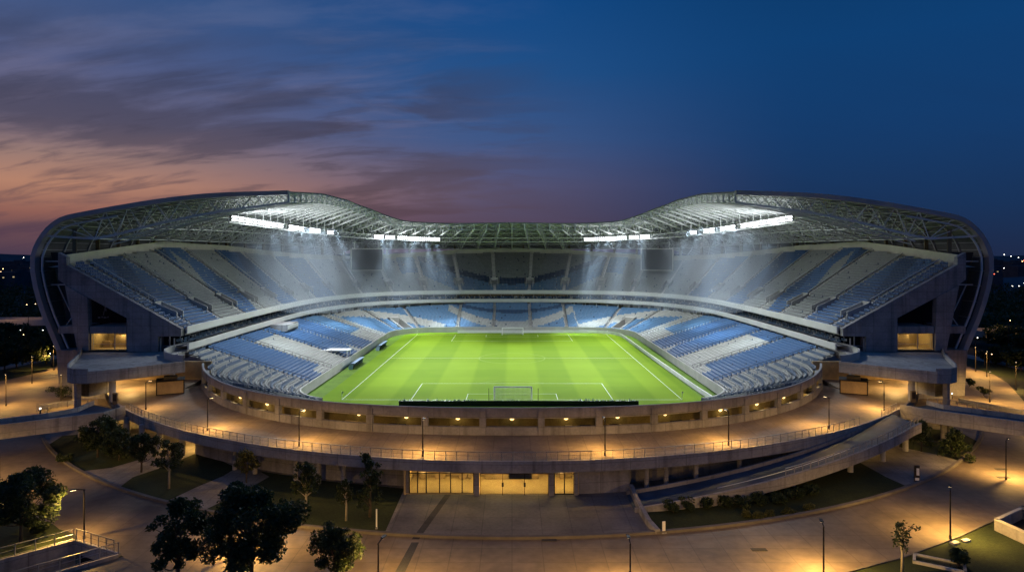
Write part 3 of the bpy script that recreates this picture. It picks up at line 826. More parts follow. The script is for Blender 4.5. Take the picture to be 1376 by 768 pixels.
# aisles of the lower tier
def laisle(pts_at, dm, w=.55):
    s = MB(); k = 0; h = MB()
    while k * LROW < dm:
        for e in (0, 1):
            d0 = k * LROW + e * LROW / 2; (x0, y0), (tx, ty), (nx, ny) = pts_at(d0); z = lz(x0, y0, k * LROW) + .03 + .14 * e
            L = LROW / 2 - .003
            s.add([(x0 - tx * w, y0 - ty * w, z - .2), (x0 + tx * w, y0 + ty * w, z - .2), (x0 + tx * w, y0 + ty * w, z), (x0 - tx * w, y0 - ty * w, z), (x0 + tx * w + nx * L, y0 + ty * w + ny * L, z), (x0 - tx * w + nx * L, y0 - ty * w + ny * L, z)], [(0, 1, 2, 3), (3, 2, 4, 5)])
        if k % 2 == 0:
            h.beam((x0 + tx * (w + .05), y0 + ty * (w + .05), z - .1), (x0 + tx * (w + .05), y0 + ty * (w + .05), z + .85), .06)
        k += 1
    a = pts_at(.4); b = pts_at(dm - .4)
    pa_ = [(p[0][0] + p[1][0] * (w + .05), p[0][1] + p[1][1] * (w + .05), lz(p[0][0], p[0][1], dd) + .95) for p, dd in ((a, .4), (b, dm - .4))]
    h.beam(pa_[0], pa_[1], .07)
    sub(s, 'aisle_steps', M['stair'], lower); sub(h, 'aisle_rail', M['dark_metal'], lower)
for sx in (-1, 1):
    for y in LA_Y: laisle(lambda d, sx=sx, y=y: ((sx * (43 + d), y), (0, 1), (sx, 0)), 23 if y < 215 else 22)
    for a in LA_T:
        t = math.radians(a); laisle(lambda d, sx=sx, t=t: ((sx * (25 + (18 + d) * math.cos(t)), 228 + (18 + d) * math.sin(t)), (-sx * math.sin(t), math.cos(t)), (sx * math.cos(t), math.sin(t))), 16)
    for x in LA_X: laisle(lambda d, sx=sx, x=x: ((sx * x, 246 + d), (1, 0), (0, 1)), 18.2)
    # corner player tunnel
    t = math.radians(45); c = Vector((sx * 25, 228)); o = Vector((sx * math.cos(t), math.sin(t))); q = Vector((-o.y, o.x)); v = MB(); bk = MB()
    def TP(u, d, z): p = c + o * (18 + d) + q * u; return (p.x, p.y, z)
    for s_ in (-1, 1):
        a, b = s_ * 1.9, s_ * 2.2
        vs = [TP(a, -.3, .06), TP(b, -.3, .06), TP(b, -.3, 2.2), TP(a, -.3, 2.2), TP(a, 9.5, .06), TP(b, 9.5, .06), TP(b, 9.5, 5.6), TP(a, 9.5, 5.6)]
        v.add(vs, [(0, 1, 2, 3), (4, 7, 6, 5), (0, 3, 7, 4), (1, 5, 6, 2), (3, 2, 6, 7), (0, 4, 5, 1)])
    vs = [TP(-2.2, 8.0, 3.1), TP(2.2, 8.0, 3.1), TP(2.2, 8.0, 5.4), TP(-2.2, 8.0, 5.4), TP(-2.2, 9.6, 3.1), TP(2.2, 9.6, 3.1), TP(2.2, 9.6, 5.7), TP(-2.2, 9.6, 5.7)]
    v.add(vs, [(0, 1, 2, 3), (4, 7, 6, 5), (3, 2, 6, 7), (0, 4, 5, 1), (0, 3, 7, 4), (1, 5, 6, 2)])
    sub(v, 'tunnel_wall', M['concrete_light'], lower)
    bk.add([TP(-1.9, 9.4, .06), TP(1.9, 9.4, .06), TP(1.9, 9.4, 3.2), TP(-1.9, 9.4, 3.2)], [(0, 1, 2, 3)]); sub(bk, 'tunnel_mouth', M['black'], lower)
    # pale flat roof over the players' entrance half way along each side
    if sx < 0:
        v = MB(); v.box(-47.6, 177.0, 3.6, 9.0, 3.6, .25); v.box(-51.8, 177, 3.2, .3, 3.4, 1.2); v.box(-43.6, 175.6, 2.6, .3, .3, 1.9); v.box(-43.6, 178.4, 2.6, .3, .3, 1.9); sub(v, 'entrance_canopy', M['white'], lower)
        v = MB(); v.box(-63.6, 184.5, 9.0, 5.4, 9.0, 1.8); sub(v, 'press_box', M['concrete_dark'], lower)
        v = MB(); v.box(-60.8, 184.5, 9.1, .15, 8.6, 1.0); sub(v, 'press_box_window', M['fascia'], lower)
# end walls of the lower tier where the near rows stop
for sx in (-1, 1):
    a = math.radians(66.5); v = MB(); pr = []
    for d in (-.3, 3, 6, 9, 12): pr.append((sx * (31 + (12 + d) * math.cos(a)), 136 - (12 + d) * math.sin(a), d))
    pr = [p for p in pr if p[1] > ell_near(*RIM, p[0]) + 1.2]
    v.loft([[(x, y, .05) for x, y, d in pr], [(x, y, 1.5 + .33 * max(0, d)) for x, y, d in pr], [(x - sx * .25, y - .1, 1.5 + .33 * max(0, d)) for x, y, d in pr], [(x - sx * .25, y - .1, .05) for x, y, d in pr]], closed=True)
    sub(v, 'end_wall', M['concrete_light'], lower)

# ---------------------------------------------------------------- rim wall at the near end
XE = 60.
xs = np.concatenate([np.linspace(-XE, -40, 30), np.linspace(-40, 40, 90)[1:], np.linspace(40, XE, 30)[1:]])
rim = np.array([(x, ell_near(*RIM, x)) for x in xs]); rn = -normals(rim); 
if rn[len(rn) // 2][1] > 0: rn = -rn      # outward = towards the near side
def rimband(z0, z1, o0, o1):
    a = rim + rn * np.reshape(o0, (-1, 1)); b = rim + rn * np.reshape(o1, (-1, 1)); m = MB()
    m.loft([[(*p, z0) for p in a], [(*p, z1) for p in a], [(*p, z1) for p in b], [(*p, z0) for p in b]], closed=True)
    for k in (0, -1): m.add([(*a[k], z0), (*a[k], z1), (*b[k], z1), (*b[k], z0)], [(0, 1, 2, 3)])
    return m
DEP = -4.2 + 2.9 * smooth(25, 31, np.abs(rim[:, 0]))
rw = thing('rim_wall', None, None); rw.parent = stadium
sub(rimband(6.72, 8.0, 0, -.4), 'top_band', M['concrete_dark'], rw)
sub(rimband(4.3, 5.45, .06, -.3), 'base_band', M['concrete_dark'], rw)
sub(rimband(6.45, 6.7, -.45, DEP), 'soffit', M['concrete'], rw)
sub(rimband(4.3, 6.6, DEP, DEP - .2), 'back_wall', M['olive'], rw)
m = rimband(7.98, 8.06, -.1, -.3); sub(m, 'coping', M['concrete_light'], rw)
L = np.concatenate([[0], np.cumsum(np.hypot(*np.diff(rim, axis=0).T))]); LT = L[-1]
def rimat(s): 
    x = np.interp(s, L, rim[:, 0]); y = np.interp(s, L, rim[:, 1]); nx = np.interp(s, L, rn[:, 0]); ny = np.interp(s, L, rn[:, 1]); return x, y, nx, ny
npier = int((LT / 2 - 4) // 8.05)
for k in range(-npier - 1, npier + 1):
    s = LT / 2 + (k + .5) * 8.05
    x, y, nx, ny = rimat(s)
    m = MB(); m.box(x - nx * .15, y - ny * .15, 6.0, .9, .62, 3.5 - .15, math.atan2(nx, -ny)); sub(m, 'pier', M['concrete_dark'], rw)
    x, y, nx, ny = rimat(s + 4.02)
    if s + 4.02 < LT - 3:
        m = MB(); dd = 4.2 - 2.9 * float(smooth(25, 31, abs(x))); m.tube([(x - nx * (dd - .2), y - ny * (dd - .2), 5.62 + (4.2 - dd) * .2), (x - nx * (dd - .02), y - ny * (dd - .02), 5.62 + (4.2 - dd) * .2)], [.24, .34], 14); sub(m, 'wall_light', M['wall_lamp'], rw)
        light('rim_lamp', 'POINT', (x - nx * (dd - .8), y - ny * (dd - .8), 5.75), 26, (1., .74, .30), parent=stadium, size=.3)
    # odd stores and bins in the recess
    rr = random.Random(k + 50)
    for e in range(2):
        x, y, nx, ny = rimat(s + rr.uniform(1, 7))
        m = MB(); m.box(x - nx * 1.0, y - ny * 1.0, 4.8, rr.uniform(.6, 2.), .7, 1.0, math.atan2(nx, -ny)); sub(m, 'store_cupboard', M[rr.choice(['brown', 'black', 'cream'])], rw)

# ---------------------------------------------------------------- near ends: raking walls, columns, rooms
for sx in (-1, 1):
    Yc = YS - .2
    def W(px): 
        out = []
        for x, y in px: X, z = atY(x, y, Yc); out.append((-X * sx if sx > 0 else X, z))
        return out
    T = 1.1
    ew = thing('end_frame', None, None); ew.parent = stadium
    m = MB(); m.prism_y(W([(83, 339), (94, 345), (94.5, 355.5), (247, 440.5), (247, 450.5), (216, 451), (173.8, 426), (123, 399), (93, 382), (83, 375)]), Yc - T, Yc); sub(m, 'raking_wall', M['concrete_dark'], ew)
    m = MB(); m.prism_y(W([(93, 382.3), (123, 399.3), (125, 470), (110, 470)]), Yc - T - .25, Yc - .05); sub(m, 'column', M['concrete_dark'], ew)
    m = MB(); m.prism_y(W([(174, 426.5), (216, 451.3), (216, 471), (174, 471)]), Yc - T + .1, Yc - .1); sub(m, 'solid_wall', M['concrete_dark'], ew)
    m = MB(); m.prism_y(W([(125.3, 437.5), (173.7, 437.5), (173.7, 447), (125.3, 447)]), Yc - T + .05, Yc + 6); m.prism_y(W([(83, 437.5), (109, 437.5), (109.8, 447), (83, 447)]), Yc - T + .05, Yc + 6); sub(m, 'floor_edge', M['concrete_dark'], ew)
    m = MB(); m.prism_y(W([(90, 364), (243, 461), (246, 470), (84, 470), (84, 366)]), Yc + 6.1, Yc + 6.4); sub(m, 'void_shade_panel', M['black'], ew)  # black panel standing in for the deep shade of the void
    # lit room
    m = MB(); q = W([(125.5, 447.2), (173.5, 447.2), (173.5, 469), (125.5, 469)]); x0, x1 = sorted((q[0][0], q[1][0])); zt, zb_ = q[0][1], q[2][1]
    m.box((x0 + x1) / 2, Yc + 4.9, (zt + zb_) / 2, x1 - x0, .1, zt - zb_); m.box((x0 + x1) / 2, Yc + 2, zb_ + .04, x1 - x0, 6, .06)
    for xx in (x0 + .06, x1 - .06): m.box(xx, Yc + 2, (zt + zb_) / 2, .1, 5.6, zt - zb_)
    sub(m, 'room_wall', M['cream'], ew)
    m = MB(); xc = x0 + (x1 - x0) * (.55 if sx < 0 else .45); m.box(xc, Yc + 3.4, zb_ + 1.3, 2.2, 1.6, 2.6); m.box(x0 + (x1 - x0) * .2, Yc + 2.5, zb_ + .7, 1.6, 1.2, 1.4); sub(m, 'room_counter', M['timber'], ew)
    m = MB()
    for f in (0.01, .62, .99): m.box(x0 + (x1 - x0) * f, Yc - .2, (zt + zb_) / 2, .14, .14, zt - zb_)
    m.box((x0 + x1) / 2, Yc - .2, zb_ + 1.1, x1 - x0, .06, .06); sub(m, 'window_frame', M['concrete_light'], ew)
    m = MB(); m.box((x0 + x1) / 2, Yc - .12, (zt + zb_) / 2, x1 - x0 - .1, .02, zt - zb_ - .1); sub(m, 'window_pane', M['glass'], ew)
    light('room_lamp', 'POINT', ((x0 + x1) / 2 + 1, Yc + 2.0, zt - .5), 150, (1., .66, .28), parent=stadium, size=.4)
    light('room_lamp', 'POINT', (x0 + 1.4, Yc + 1.6, zt - .5), 90, (1., .66, .28), parent=stadium, size=.4)
    # dark doorway by the front of the tier and its pale jambs
    m = MB(); q = W([(217, 451.4), (236, 451.4), (236, 472), (217, 472)]); xx0, xx1 = sorted((q[0][0], q[1][0])); m.box((xx0 + xx1) / 2, Yc + 1.0, (q[0][1] + q[2][1]) / 2, xx1 - xx0, .1, q[0][1] - q[2][1]); sub(m, 'doorway', M['black'], ew)
    m = MB(); m.box(xx0 + .1, Yc - .5, 11.0, .18, .18, 2.6); m.box(xx1, Yc - .5, 11.0, .2, .2, 2.6); sub(m, 'door_jamb', M['concrete_light'], ew)
    # dark triangular void with its small pale emblem (left side only)
    if sx < 0:
        m = MB(); a = [(-.1, -1.05), (.35, 1.1), (.75, -.1), (.5, -.2), (.3, .25), (.1, -1.0)]
        ex, ez = atY(139, 417, Yc + 6.0); m.prism_y([(ex + x * .95, ez + z * .95) for x, z in a], Yc + 5.98, Yc + 6.06)
        for i, w in enumerate((.5, .35, .55, .3)): m.box(ex - .9 + i * .62, Yc + 6.0, ez - 1.45 + (i % 2) * .08, w, .06, .3)
        sub(m, 'wall_emblem', M['concrete'], ew)
    # pier and screen under the tip of the roof shell
    m = MB(); m.prism_y([(sx * 93.0, 0), (sx * 88.6, 0), (sx * 88.2, 9.4), (sx * 93.6, 9.4)], 136.4, 139.6); sub(m, 'shell_pier', M['concrete_dark'], ew)
    m = MB(); m.prism_y([(sx * 88.0, 9.4), (sx * 93.3, 9.4), (sx * 98, 29.5), (sx * 92, 29.5)], 141.0, 141.15); sub(m, 'infill_screen', M['screen'], ew)
    m = MB()
    for z in (13.1, 22.7, 27.6): m.beam((sx * 90, 139.5, z), (sx * (93.5 + (z - 9) * .24), 139.5, z), .22)
    m.beam((sx * 91, 139.6, 13.1), (sx * 95.5, 139.6, 22.6), .18); m.beam((sx * 91, 139.6, 18), (sx * 94.5, 139.6, 13.1), .18); sub(m, 'shell_brace', M['steel'], ew)
    # wall below terrace level behind the covered deck
    m = MB(); m.box(sx * 73, 131.6, 6.1, 27, .5, 3.6); sub(m, 'deck_level_wall', M['timber'], ew)
    m = MB(); m.box(sx * 73.5, 133.9, 2.1, 30, .6, 4.2); m.box(sx * 88, 139.5, 4.6, .6, 11, 9.2); sub(m, 'lower_wall', M['concrete_dark'], ew)
    # curved parapet where the lower fascia turns into the rim
    pp = np.array([(-66.4, 138.), (-67.6, 135), (-67.9, 132), (-66.9, 127.5), (-64.6, 123.5), (-61.6, 120.6), (-59.2, 119.4)]) * np.array([-sx * 1., 1.])
    nrm_ = normals(pp); b = pp + nrm_ * .3 * (1 if sx < 0 else -1); m = MB()
    m.loft([[(*p, 9.7) for p in pp], [(*p, 10.95) for p in pp], [(*p, 10.95) for p in b], [(*p, 9.7) for p in b]], closed=True); sub(m, 'curved_parapet', M['concrete_light'], ew)

    # terrace over the covered deck
    tr = thing('terrace', None, None); tr.parent = stadium
    TP_ = [(-58.6, 119.0), (-64.2, 112.6), (-69.4, 108.4), (-71.6, 108.3), (-73.6, 109.8), (-76, 113.5), (-78.6, 118.8), (-81.6, 125), (-85.6, 132), (-87.8, 136), (-66.2, 136), (-66.0, 131), (-62.8, 124)]
    TP_ = [(-x * (1 if sx > 0 else -1), y) if sx > 0 else (x, y) for x, y in TP_]
    m = MB(); m.prism(TP_, 8.0, 9.62); sub(m, 'slab', M['concrete'], tr)
    path = np.array(TP_[:10]); cen = np.array([sx * 72., 122.]); inn = path + (cen - path) / np.linalg.norm(cen - path, axis=1)[:, None] * .3
    m = MB(); m.loft([[(*p, 9.62) for p in path[2:]], [(*p, 10.45) for p in path[2:]], [(*p, 10.45) for p in inn[2:]], [(*p, 9.62) for p in inn[2:]]], closed=True)
    m.loft([[(*p, 9.62) for p in path[:3]], [(*p, 9.95) for p in path[:3]], [(*p, 9.95) for p in inn[:3]], [(*p, 9.62) for p in inn[:3]]], closed=True)
    sub(m, 'parapet', M['concrete'], tr)
    for x, y in ((-67.4, 112.0), (-74, 121), (-64, 125)):
        m = MB(); m.tube([(sx * abs(x), y, 4.3), (sx * abs(x), y, 8.0)], [.5, .5], 12); sub(m, 'column', M['concrete_light'], tr)
    m = MB(); q = [(-71.9, 109.6), (-73.2, 111), (-75.6, 114.6), (-78., 119.4), (-77.6, 119.6), (-75.2, 114.9), (-72.9, 111.5), (-71.5, 110.2)]
    m.prism([(-x * sx if sx > 0 else x, y) for x, y in q], 0.0, 8.0); sub(m, 'side_wall', M['concrete'], tr)
    m = MB(); m.box(sx * 73.4, 117.5, 6.1, 2.4, 5.0, 3.2, sx * .35); sub(m, 'service_room', M['concrete_dark'], tr)
    light('terrace_lamp', 'SPOT', (sx * 70, 121.5, 7.9), 4200, (1., .60, .20), target=(sx * 70, 121.5, 0), parent=stadium, size=.3, angle=160, blend=.5)
    light('terrace_lamp', 'SPOT', (sx * 77, 128, 7.9), 2400, (1., .60, .20), target=(sx * 77, 128, 0), parent=stadium, size=.3, angle=160, blend=.5)
    # kiosk tucked against the rim wall
    kx = thing('ticket_kiosk', 'small dark framed kiosk under the %s terrace against the rim wall' % ('left' if sx < 0 else 'right'), 'kiosk', (sx * 61.2, 119.0, 4.32), sx * -.45, 'deck kiosks')
    m = MB(); m.box(0, 0, 1.15, 4.2, 3.2, 2.3); sub(m, 'body', M['timber'], kx)
    m = MB(); m.box(0, 0, 2.4, 4.6, 3.6, .16); m.box(0, 0, .08, 4.4, 3.4, .12)
    for a in (-2.15, 2.15):
        for b in (-1.65, 1.65): m.box(a, b, 1.2, .16, .16, 2.4)
    sub(m, 'frame', M['black'], kx)
    m = MB(); m.box(0, 0, 2.75, 2.2, 1.6, .55); sub(m, 'roof_unit', M['dark_metal'], kx)

# ---------------------------------------------------------------- roof
roof = thing('roof', None, None); roof.parent = stadium
_wi = np.array([0, .12, .19, .31, .37, .44, .58, .78, .9, 1.]); _zi = np.array([40.5, 40.2, 40.1, 40.5, 42.1, 43.9, 45.4, 45.0, 43.9, 42.9])
def zin(u):
    w = np.abs(2 * np.asarray(u, float) - 1); t = np.linspace(0, 1, 201); zz = np.interp(t, _wi, _zi)
    k = np.ones(11) / 11; zz = np.convolve(np.pad(zz, 5, mode='edge'), k, 'valid'); return np.interp(w, t, zz)
NR = 57; NRS = 4 * (NR - 1) + 1
ur = np.linspace(0, 1, NRS); wr = np.abs(2 * ur - 1)
wrap = smooth(.30, .55, wr)
R0 = ring(49.8, 55, 3, 146.5, ur); Z0 = zin(ur)
R3 = ring(87.5, 105, 3, 139., ur); Z3 = 37.0 + 1.6 * smooth(.3, .6, wr) - .4 * smooth(.8, 1, wr)
R4 = ring(95.5, 112, 3, 138.4, ur); Z4 = 35.4 + .2 * wrap
R5 = ring(99.6, 117, 3, 138., ur); Z5 = 33.6 * (1 - wrap) + 28.5 * wrap
R6 = ring(98.0, 117.2, 3, 137.8, ur); Z6 = 32.4 * (1 - wrap) + 19.0 * wrap
R7 = ring(93.9, 117.4, 3, 137.8, ur); Z7 = 31.3 * (1 - wrap) + 8.8 * wrap
# mid station between inner edge and knee, slightly bowed up
KX = [np.concatenate([R, Z[:, None]], 1) for R, Z in ((R0, Z0), (R3, Z3), (R4, Z4), (R5, Z5), (R6, Z6), (R7, Z7))]
mid = (KX[0] + KX[1]) / 2; mid[:, 2] += 1.1
KX = [KX[0], mid] + KX[1:]
def catmull(K, n):
    K = [2 * K[0] - K[1]] + K + [2 * K[-1] - K[-2]]; out = []
    seg = [n[i] for i in range(len(K) - 3)]
    for i in range(1, len(K) - 2):
        for t in np.linspace(0, 1, seg[i - 1] + 1)[(0 if i == 1 else 1):]:
            a, b, c, d = K[i - 1], K[i], K[i + 1], K[i + 2]
            out.append(.5 * (2 * b + (c - a) * t + (2 * a - 5 * b + 4 * c - d) * t * t + (3 * b - a - 3 * c + d) * t ** 3))
    return np.array(out)
SK = catmull(KX, [8, 8, 4, 5, 3, 3])        # [v, u, 3]; v = 0 at the inner edge
NV = SK.shape[0]
# inward normal of the section (towards the underside)
dv = np.gradient(SK, axis=0); du = np.gradient(SK, axis=1)
nrmS = np.cross(du, dv); nrmS /= np.linalg.norm(nrmS, axis=2)[..., None] + 1e-9
if nrmS[4, NRS // 2, 2] > 0: nrmS = -nrmS
UND = SK + nrmS * .35
m = MB(); m.loft([[tuple(p) for p in SK[v]] for v in range(NV)]); m.loft([[tuple(p) for p in UND[v]] for v in range(NV - 1, -1, -1)])
m.loft([[tuple(p) for p in UND[0]], [tuple(p) for p in SK[0]]]); m.loft([[tuple(p) for p in SK[-1]], [tuple(p) for p in UND[-1]]])
sub(m, 'roof_sheeting', M['roofskin'], roof, smooth=False)
# edge cladding along the two open ends: a deep box following the section
VJ = 16 + 2      # section index where the bottom chord joins the shell
def depth(v):
    return 2.3 + 3.6 * min(1, v / 15.) if v <= 18 else 0
for e, sgn in ((0, -1), (NRS - 1, 1)):
    m = MB(); inn = SK[:, e] + nrmS[:, e] * 1.5; o2 = SK[:, e] - nrmS[:, e] * .12
    y0 = np.array([0, -.9, 0]); y1 = np.array([0, .5, 0])
    tl = .85
    m.loft([[tuple(p + y0) for p in o2], [tuple(p + y1) for p in o2], [tuple(p + y1) for p in SK[:, e] + nrmS[:, e] * tl], [tuple(p + y0) for p in SK[:, e] + nrmS[:, e] * tl]], closed=True)
    for v in (0, -1):
        q = SK[v, e] + nrmS[v, e] * tl; m.add([tuple(o2[v] + y0), tuple(o2[v] + y1), tuple(q + y1), tuple(q + y0)], [(0, 1, 2, 3)])
    sub(m, 'edge_cladding', M['rim'], roof)
    m = MB()
    q = SK[:, e] + nrmS[:, e] * 2.0
    for v in range(14, NV - 1): m.beam(tuple(q[v] + np.array([0, -.3, 0])), tuple(q[v + 1] + np.array([0, -.3, 0])), .32)
    sub(m, 'edge_tube', M['steel'], roof)
# radial trusses
BOT = {}
ribs = list(range(0, NRS, 4))
for i in ribs:
    top = SK[:, i] + nrmS[:, i] * .55
    J = 19
    dep = np.array([2.2 + 3.4 * min(1, v / 14.) for v in range(J + 1)])
    bot = SK[:J + 1, i] + nrmS[:J + 1, i] * .3; bot[:, 2] -= dep * np.linspace(1, 1, J + 1)
    # bottom chord straightens into the shell
    bx = bot[J - 3].copy(); BOT[i] = bot[:J - 2]
    m = MB(); endr = i in (0, ribs[-1]); w = .40 if endr else .34
    off = np.array([0, -.25, 0]) if endr else np.zeros(3)
    for v in range(NV - 1): m.beam(top[v] + off, top[v + 1] + off, w)
    for v in range(J - 3): m.beam(bot[v] + off, bot[v + 1] + off, w * 1.15)
    m.beam(bx + off, top[J + 3] + off, w)
    m.beam(top[0] + off, bot[0] + off, w)
    for v in range(0, J - 3, 2):
        m.beam(bot[v] + off, top[v + 1] + off, .17); 
        if v + 2 <= J - 3: m.beam(top[v + 1] + off, bot[v + 2] + off, .17)
    m.beam(bx + off, top[J - 1] + off, .17); m.beam(bx + off, top[J + 1] + off, .17)
    sub(m, 'radial_truss', M['steel'], roof)
# second bottom chord, just inside the open end (the photograph shows a stack of pipes there)
for sgn, e in ((-1, 0), (1, ribs[-1])):
    m = MB()
    for dy, dz in ((1.2, -.9), (2.6, -1.5)):
        for v in range(2, 15): m.beam(BOT[e][v] + np.array([0, dy, dz * v / 15]), BOT[e][v + 1] + np.array([0, dy, dz * (v + 1) / 15]), .26)
    sub(m, 'tie_pipe', M['steel'], roof)
# purlins under the sheeting
m = MB()
for v in range(0, NV, 1):
    q = SK[v] + nrmS[v] * .42
    for a, b in zip(ribs[:-1], ribs[1:]): m.beam(q[a], q[b], .09)
sub(m, 'purlins', M['steel'], roof)
# longitudinal bracing between the trusses
m = MB()
for v in (0, 4, 8, 12, 16):
    for a, b in zip(ribs[:-1], ribs[1:]):
        m.beam(BOT[a][v], BOT[b][v], .16)
        m.beam(BOT[a][v], SK[v, b] + nrmS[v, b] * .5, .09); m.beam(SK[v, a] + nrmS[v, a] * .5, BOT[b][v], .09)
sub(m, 'bracing', M['steel'], roof)
m = MB()
for v in range(0, 16, 2):
    for a, b in zip(ribs[:-1], ribs[1:]):
        m.beam(BOT[a][v], BOT[b][v + 2 if v + 2 < len(BOT[b]) else v], .06); m.beam(SK[v, a] + nrmS[v, a] * .5, SK[v + 2, b] + nrmS[v + 2, b] * .5, .06)
sub(m, 'wind_bracing', M['steel'], roof)
# columns between parapet and roof
_UR = np.linspace(0, 1, NRS)
for uc in np.linspace(.012, .988, 44):
    p = PP([uc], [float(dback(uc)) + 1.8])[0]; i = int(round(uc * (NRS - 1)))
    # roof underside height over the point
    sec = SK[:, i]; r = np.hypot(sec[:16, 0], sec[:16, 1] - CY); zt = float(np.interp(np.hypot(p[0], p[1] - CY), np.sort(r), sec[:16, 2][np.argsort(r)])) - 4.2
    zz = float(zback(uc))
    if zt < zz + 2.2: zt = zz + 2.4
    m = MB(); m.box(p[0], p[1], (zz - .4 + zt) / 2, .75, .75, zt - zz + .4, math.atan2(*(p - np.array([0, CY]))[::-1])); sub(m, 'column', M['brown'], roof)
# lamp ring: a catwalk truss hung from the trusses
LR = ring(64, 70, 3, 149.5, ur); LRZ = np.interp(wr, [0, .2, .35, .6, 1], [33.5, 33.7, 34.5, 35.7, 36.4])
m = MB(); q = np.concatenate([LR, LRZ[:, None]], 1); nl = normals(LR); q2 = q.copy(); q2[:, :2] += nl * 1.1; q3 = q.copy(); q3[:, 2] += 1.5
for k in range(0, NRS - 2, 2):
    m.beam(q[k], q[k + 2], .2); m.beam(q2[k], q2[k + 2], .16); m.beam(q3[k], q3[k + 2], .14); m.beam(q[k], q3[k + 2], .09); m.beam(q[k], q3[k], .09); m.beam(q[k], q2[k], .09); m.beam(q[k], q2[k + 2], .07)
for i in ribs: m.beam(q3[i], (q3[i][0], q3[i][1], q3[i][2] + 3.2), .14)
sub(m, 'lamp_catwalk', M['steel'], roof)

# ---------------------------------------------------------------- scoreboards hung in the far corners
for sx, w in ((-1, 'left'), (1, 'right')):
    t = thing('scoreboard', 'dark pale framed scoreboard screen hung in the far %s corner' % w, 'scoreboard', (sx * 56.5, 259, 22.6), sx * math.radians(-33), 'corner scoreboards')
    m = MB(); m.box(0, .4, 4.2, 12.6, .6, 8.0); sub(m, 'screen', M['screen_off'], t)
    m = MB(); m.box(0, .3, 0.05, 13.2, .9, .3); m.box(0, .3, 8.35, 13.2, .9, .3)
    for a in (-6.45, 6.45): m.box(a, .3, 4.2, .3, .9, 8.0)
    sub(m, 'frame', M['concrete_light'], t)
    m = MB()
    for a in (-5, 5): m.beam((a, .5, 8.4), (a, .5, 13.5), .25)
    sub(m, 'hanger', M['steel'], t)

# ---------------------------------------------------------------- floodlight banks on the lamp ring
def bank():
    t = thing('floodlight_bank', '', 'floodlight', (0, 0, 0), 0, 'floodlight banks under the roof')
    f = MB(); f.box(0, .2, 1.1, 4.0, .12, .12); f.box(0, .2, .35, 4.0, .12, .12)
    for x in (-1.9, 0, 1.9): f.box(x, .2, .8, .12, .12, 1.5)
    f.build('frame', M['dark_metal'], t)
    for r_ in (0, 1):
        for k in range(5):
            a = MB(); x = -1.6 + .8 * k; z = .45 + .72 * r_
            prof = [(0.02, .14), (.12, .2), (.3, .3)]
            a.tube([(x, .15, z + .05), (x, .02, z), (x, -.18, z - .08), (x, -.2, z - .09)], [.1, .2, .3, .31], 10)
            h = a.build('lamp_housing', M['dark_metal'], t)
            c = MB(); c.tube([(x, -.205, z - .092), (x, -.26, z - .115)], [.25, .23], 12); c.build('lens', M['flood'], h)
    return t
proto = bank()
LLEN = [ringlen(64, 70, 3, 149.5)]
def lr_at(Y=None, X=None, side=-1):
    d = np.abs(LR[:, 1] - Y) + 1000 * (LR[:, 0] * side < 0) + (0 if X is None else np.abs(LR[:, 0] - X))
    return int(np.argmin(d))
uq = np.linspace(0, 1, 2001); LRf = ring(64, 70, 3, 149.5, uq); LZf = np.interp(np.abs(2 * uq - 1), [0, .2, .35, .6, 1], [33.5, 33.7, 34.5, 35.7, 36.4])
def u_of(xpx, lo, hi):
    s = CX + LRf[:, 0] / LRf[:, 1] * F; k = np.where((uq >= lo) & (uq <= hi))[0]; return uq[k[np.argmin(np.abs(s[k] - xpx))]]
# equal steps along the ring for the long near group (with a few gaps), then the shorter far group
uN = u_of(313, 0, .5); uS = 4.35 / LLEN[0]
BANKU = [(uN + uS * i, 0) for i in range(19) if i not in (8, 12, 15)]
BANKU = [(u, g) for u, g in BANKU if u < u_of(449, 0, .5)] + [(u_of(px, 0, .5), 1) for px in (508, 523.5, 540, 555, 570, 584)]
print('banks', len(BANKU))
banks = []; first = True
for sx, side in ((-1, 'left'), (1, 'right')):
    for k, (u, grp) in enumerate(BANKU):
        u = u if sx < 0 else 1 - u
        x = np.interp(u, uq, LRf[:, 0]); y = np.interp(u, uq, LRf[:, 1]); z = np.interp(u, uq, LZf)
        e = 1e-3; tx = np.interp(u + e, uq, LRf[:, 0]) - np.interp(u - e, uq, LRf[:, 0]); ty = np.interp(u + e, uq, LRf[:, 1]) - np.interp(u - e, uq, LRf[:, 1])
        n = np.array([-ty, tx]); n /= np.linalg.norm(n)
        rz = math.atan2(n[1], n[0]) - PI / 2
        lab = '%s floodlight bank from the open end along the %s half of the lamp ring' % (ORD[k], side)
        loc = (x - n[0] * .3, y - n[1] * .3, z + .15)
        if first: proto.location = loc; proto.rotation_euler = (0, 0, rz); proto['label'] = lab; first = False; b_ = proto
        else: b_ = dup(proto, loc, rz, lab)
        banks.append((loc, n, sx, k, grp))
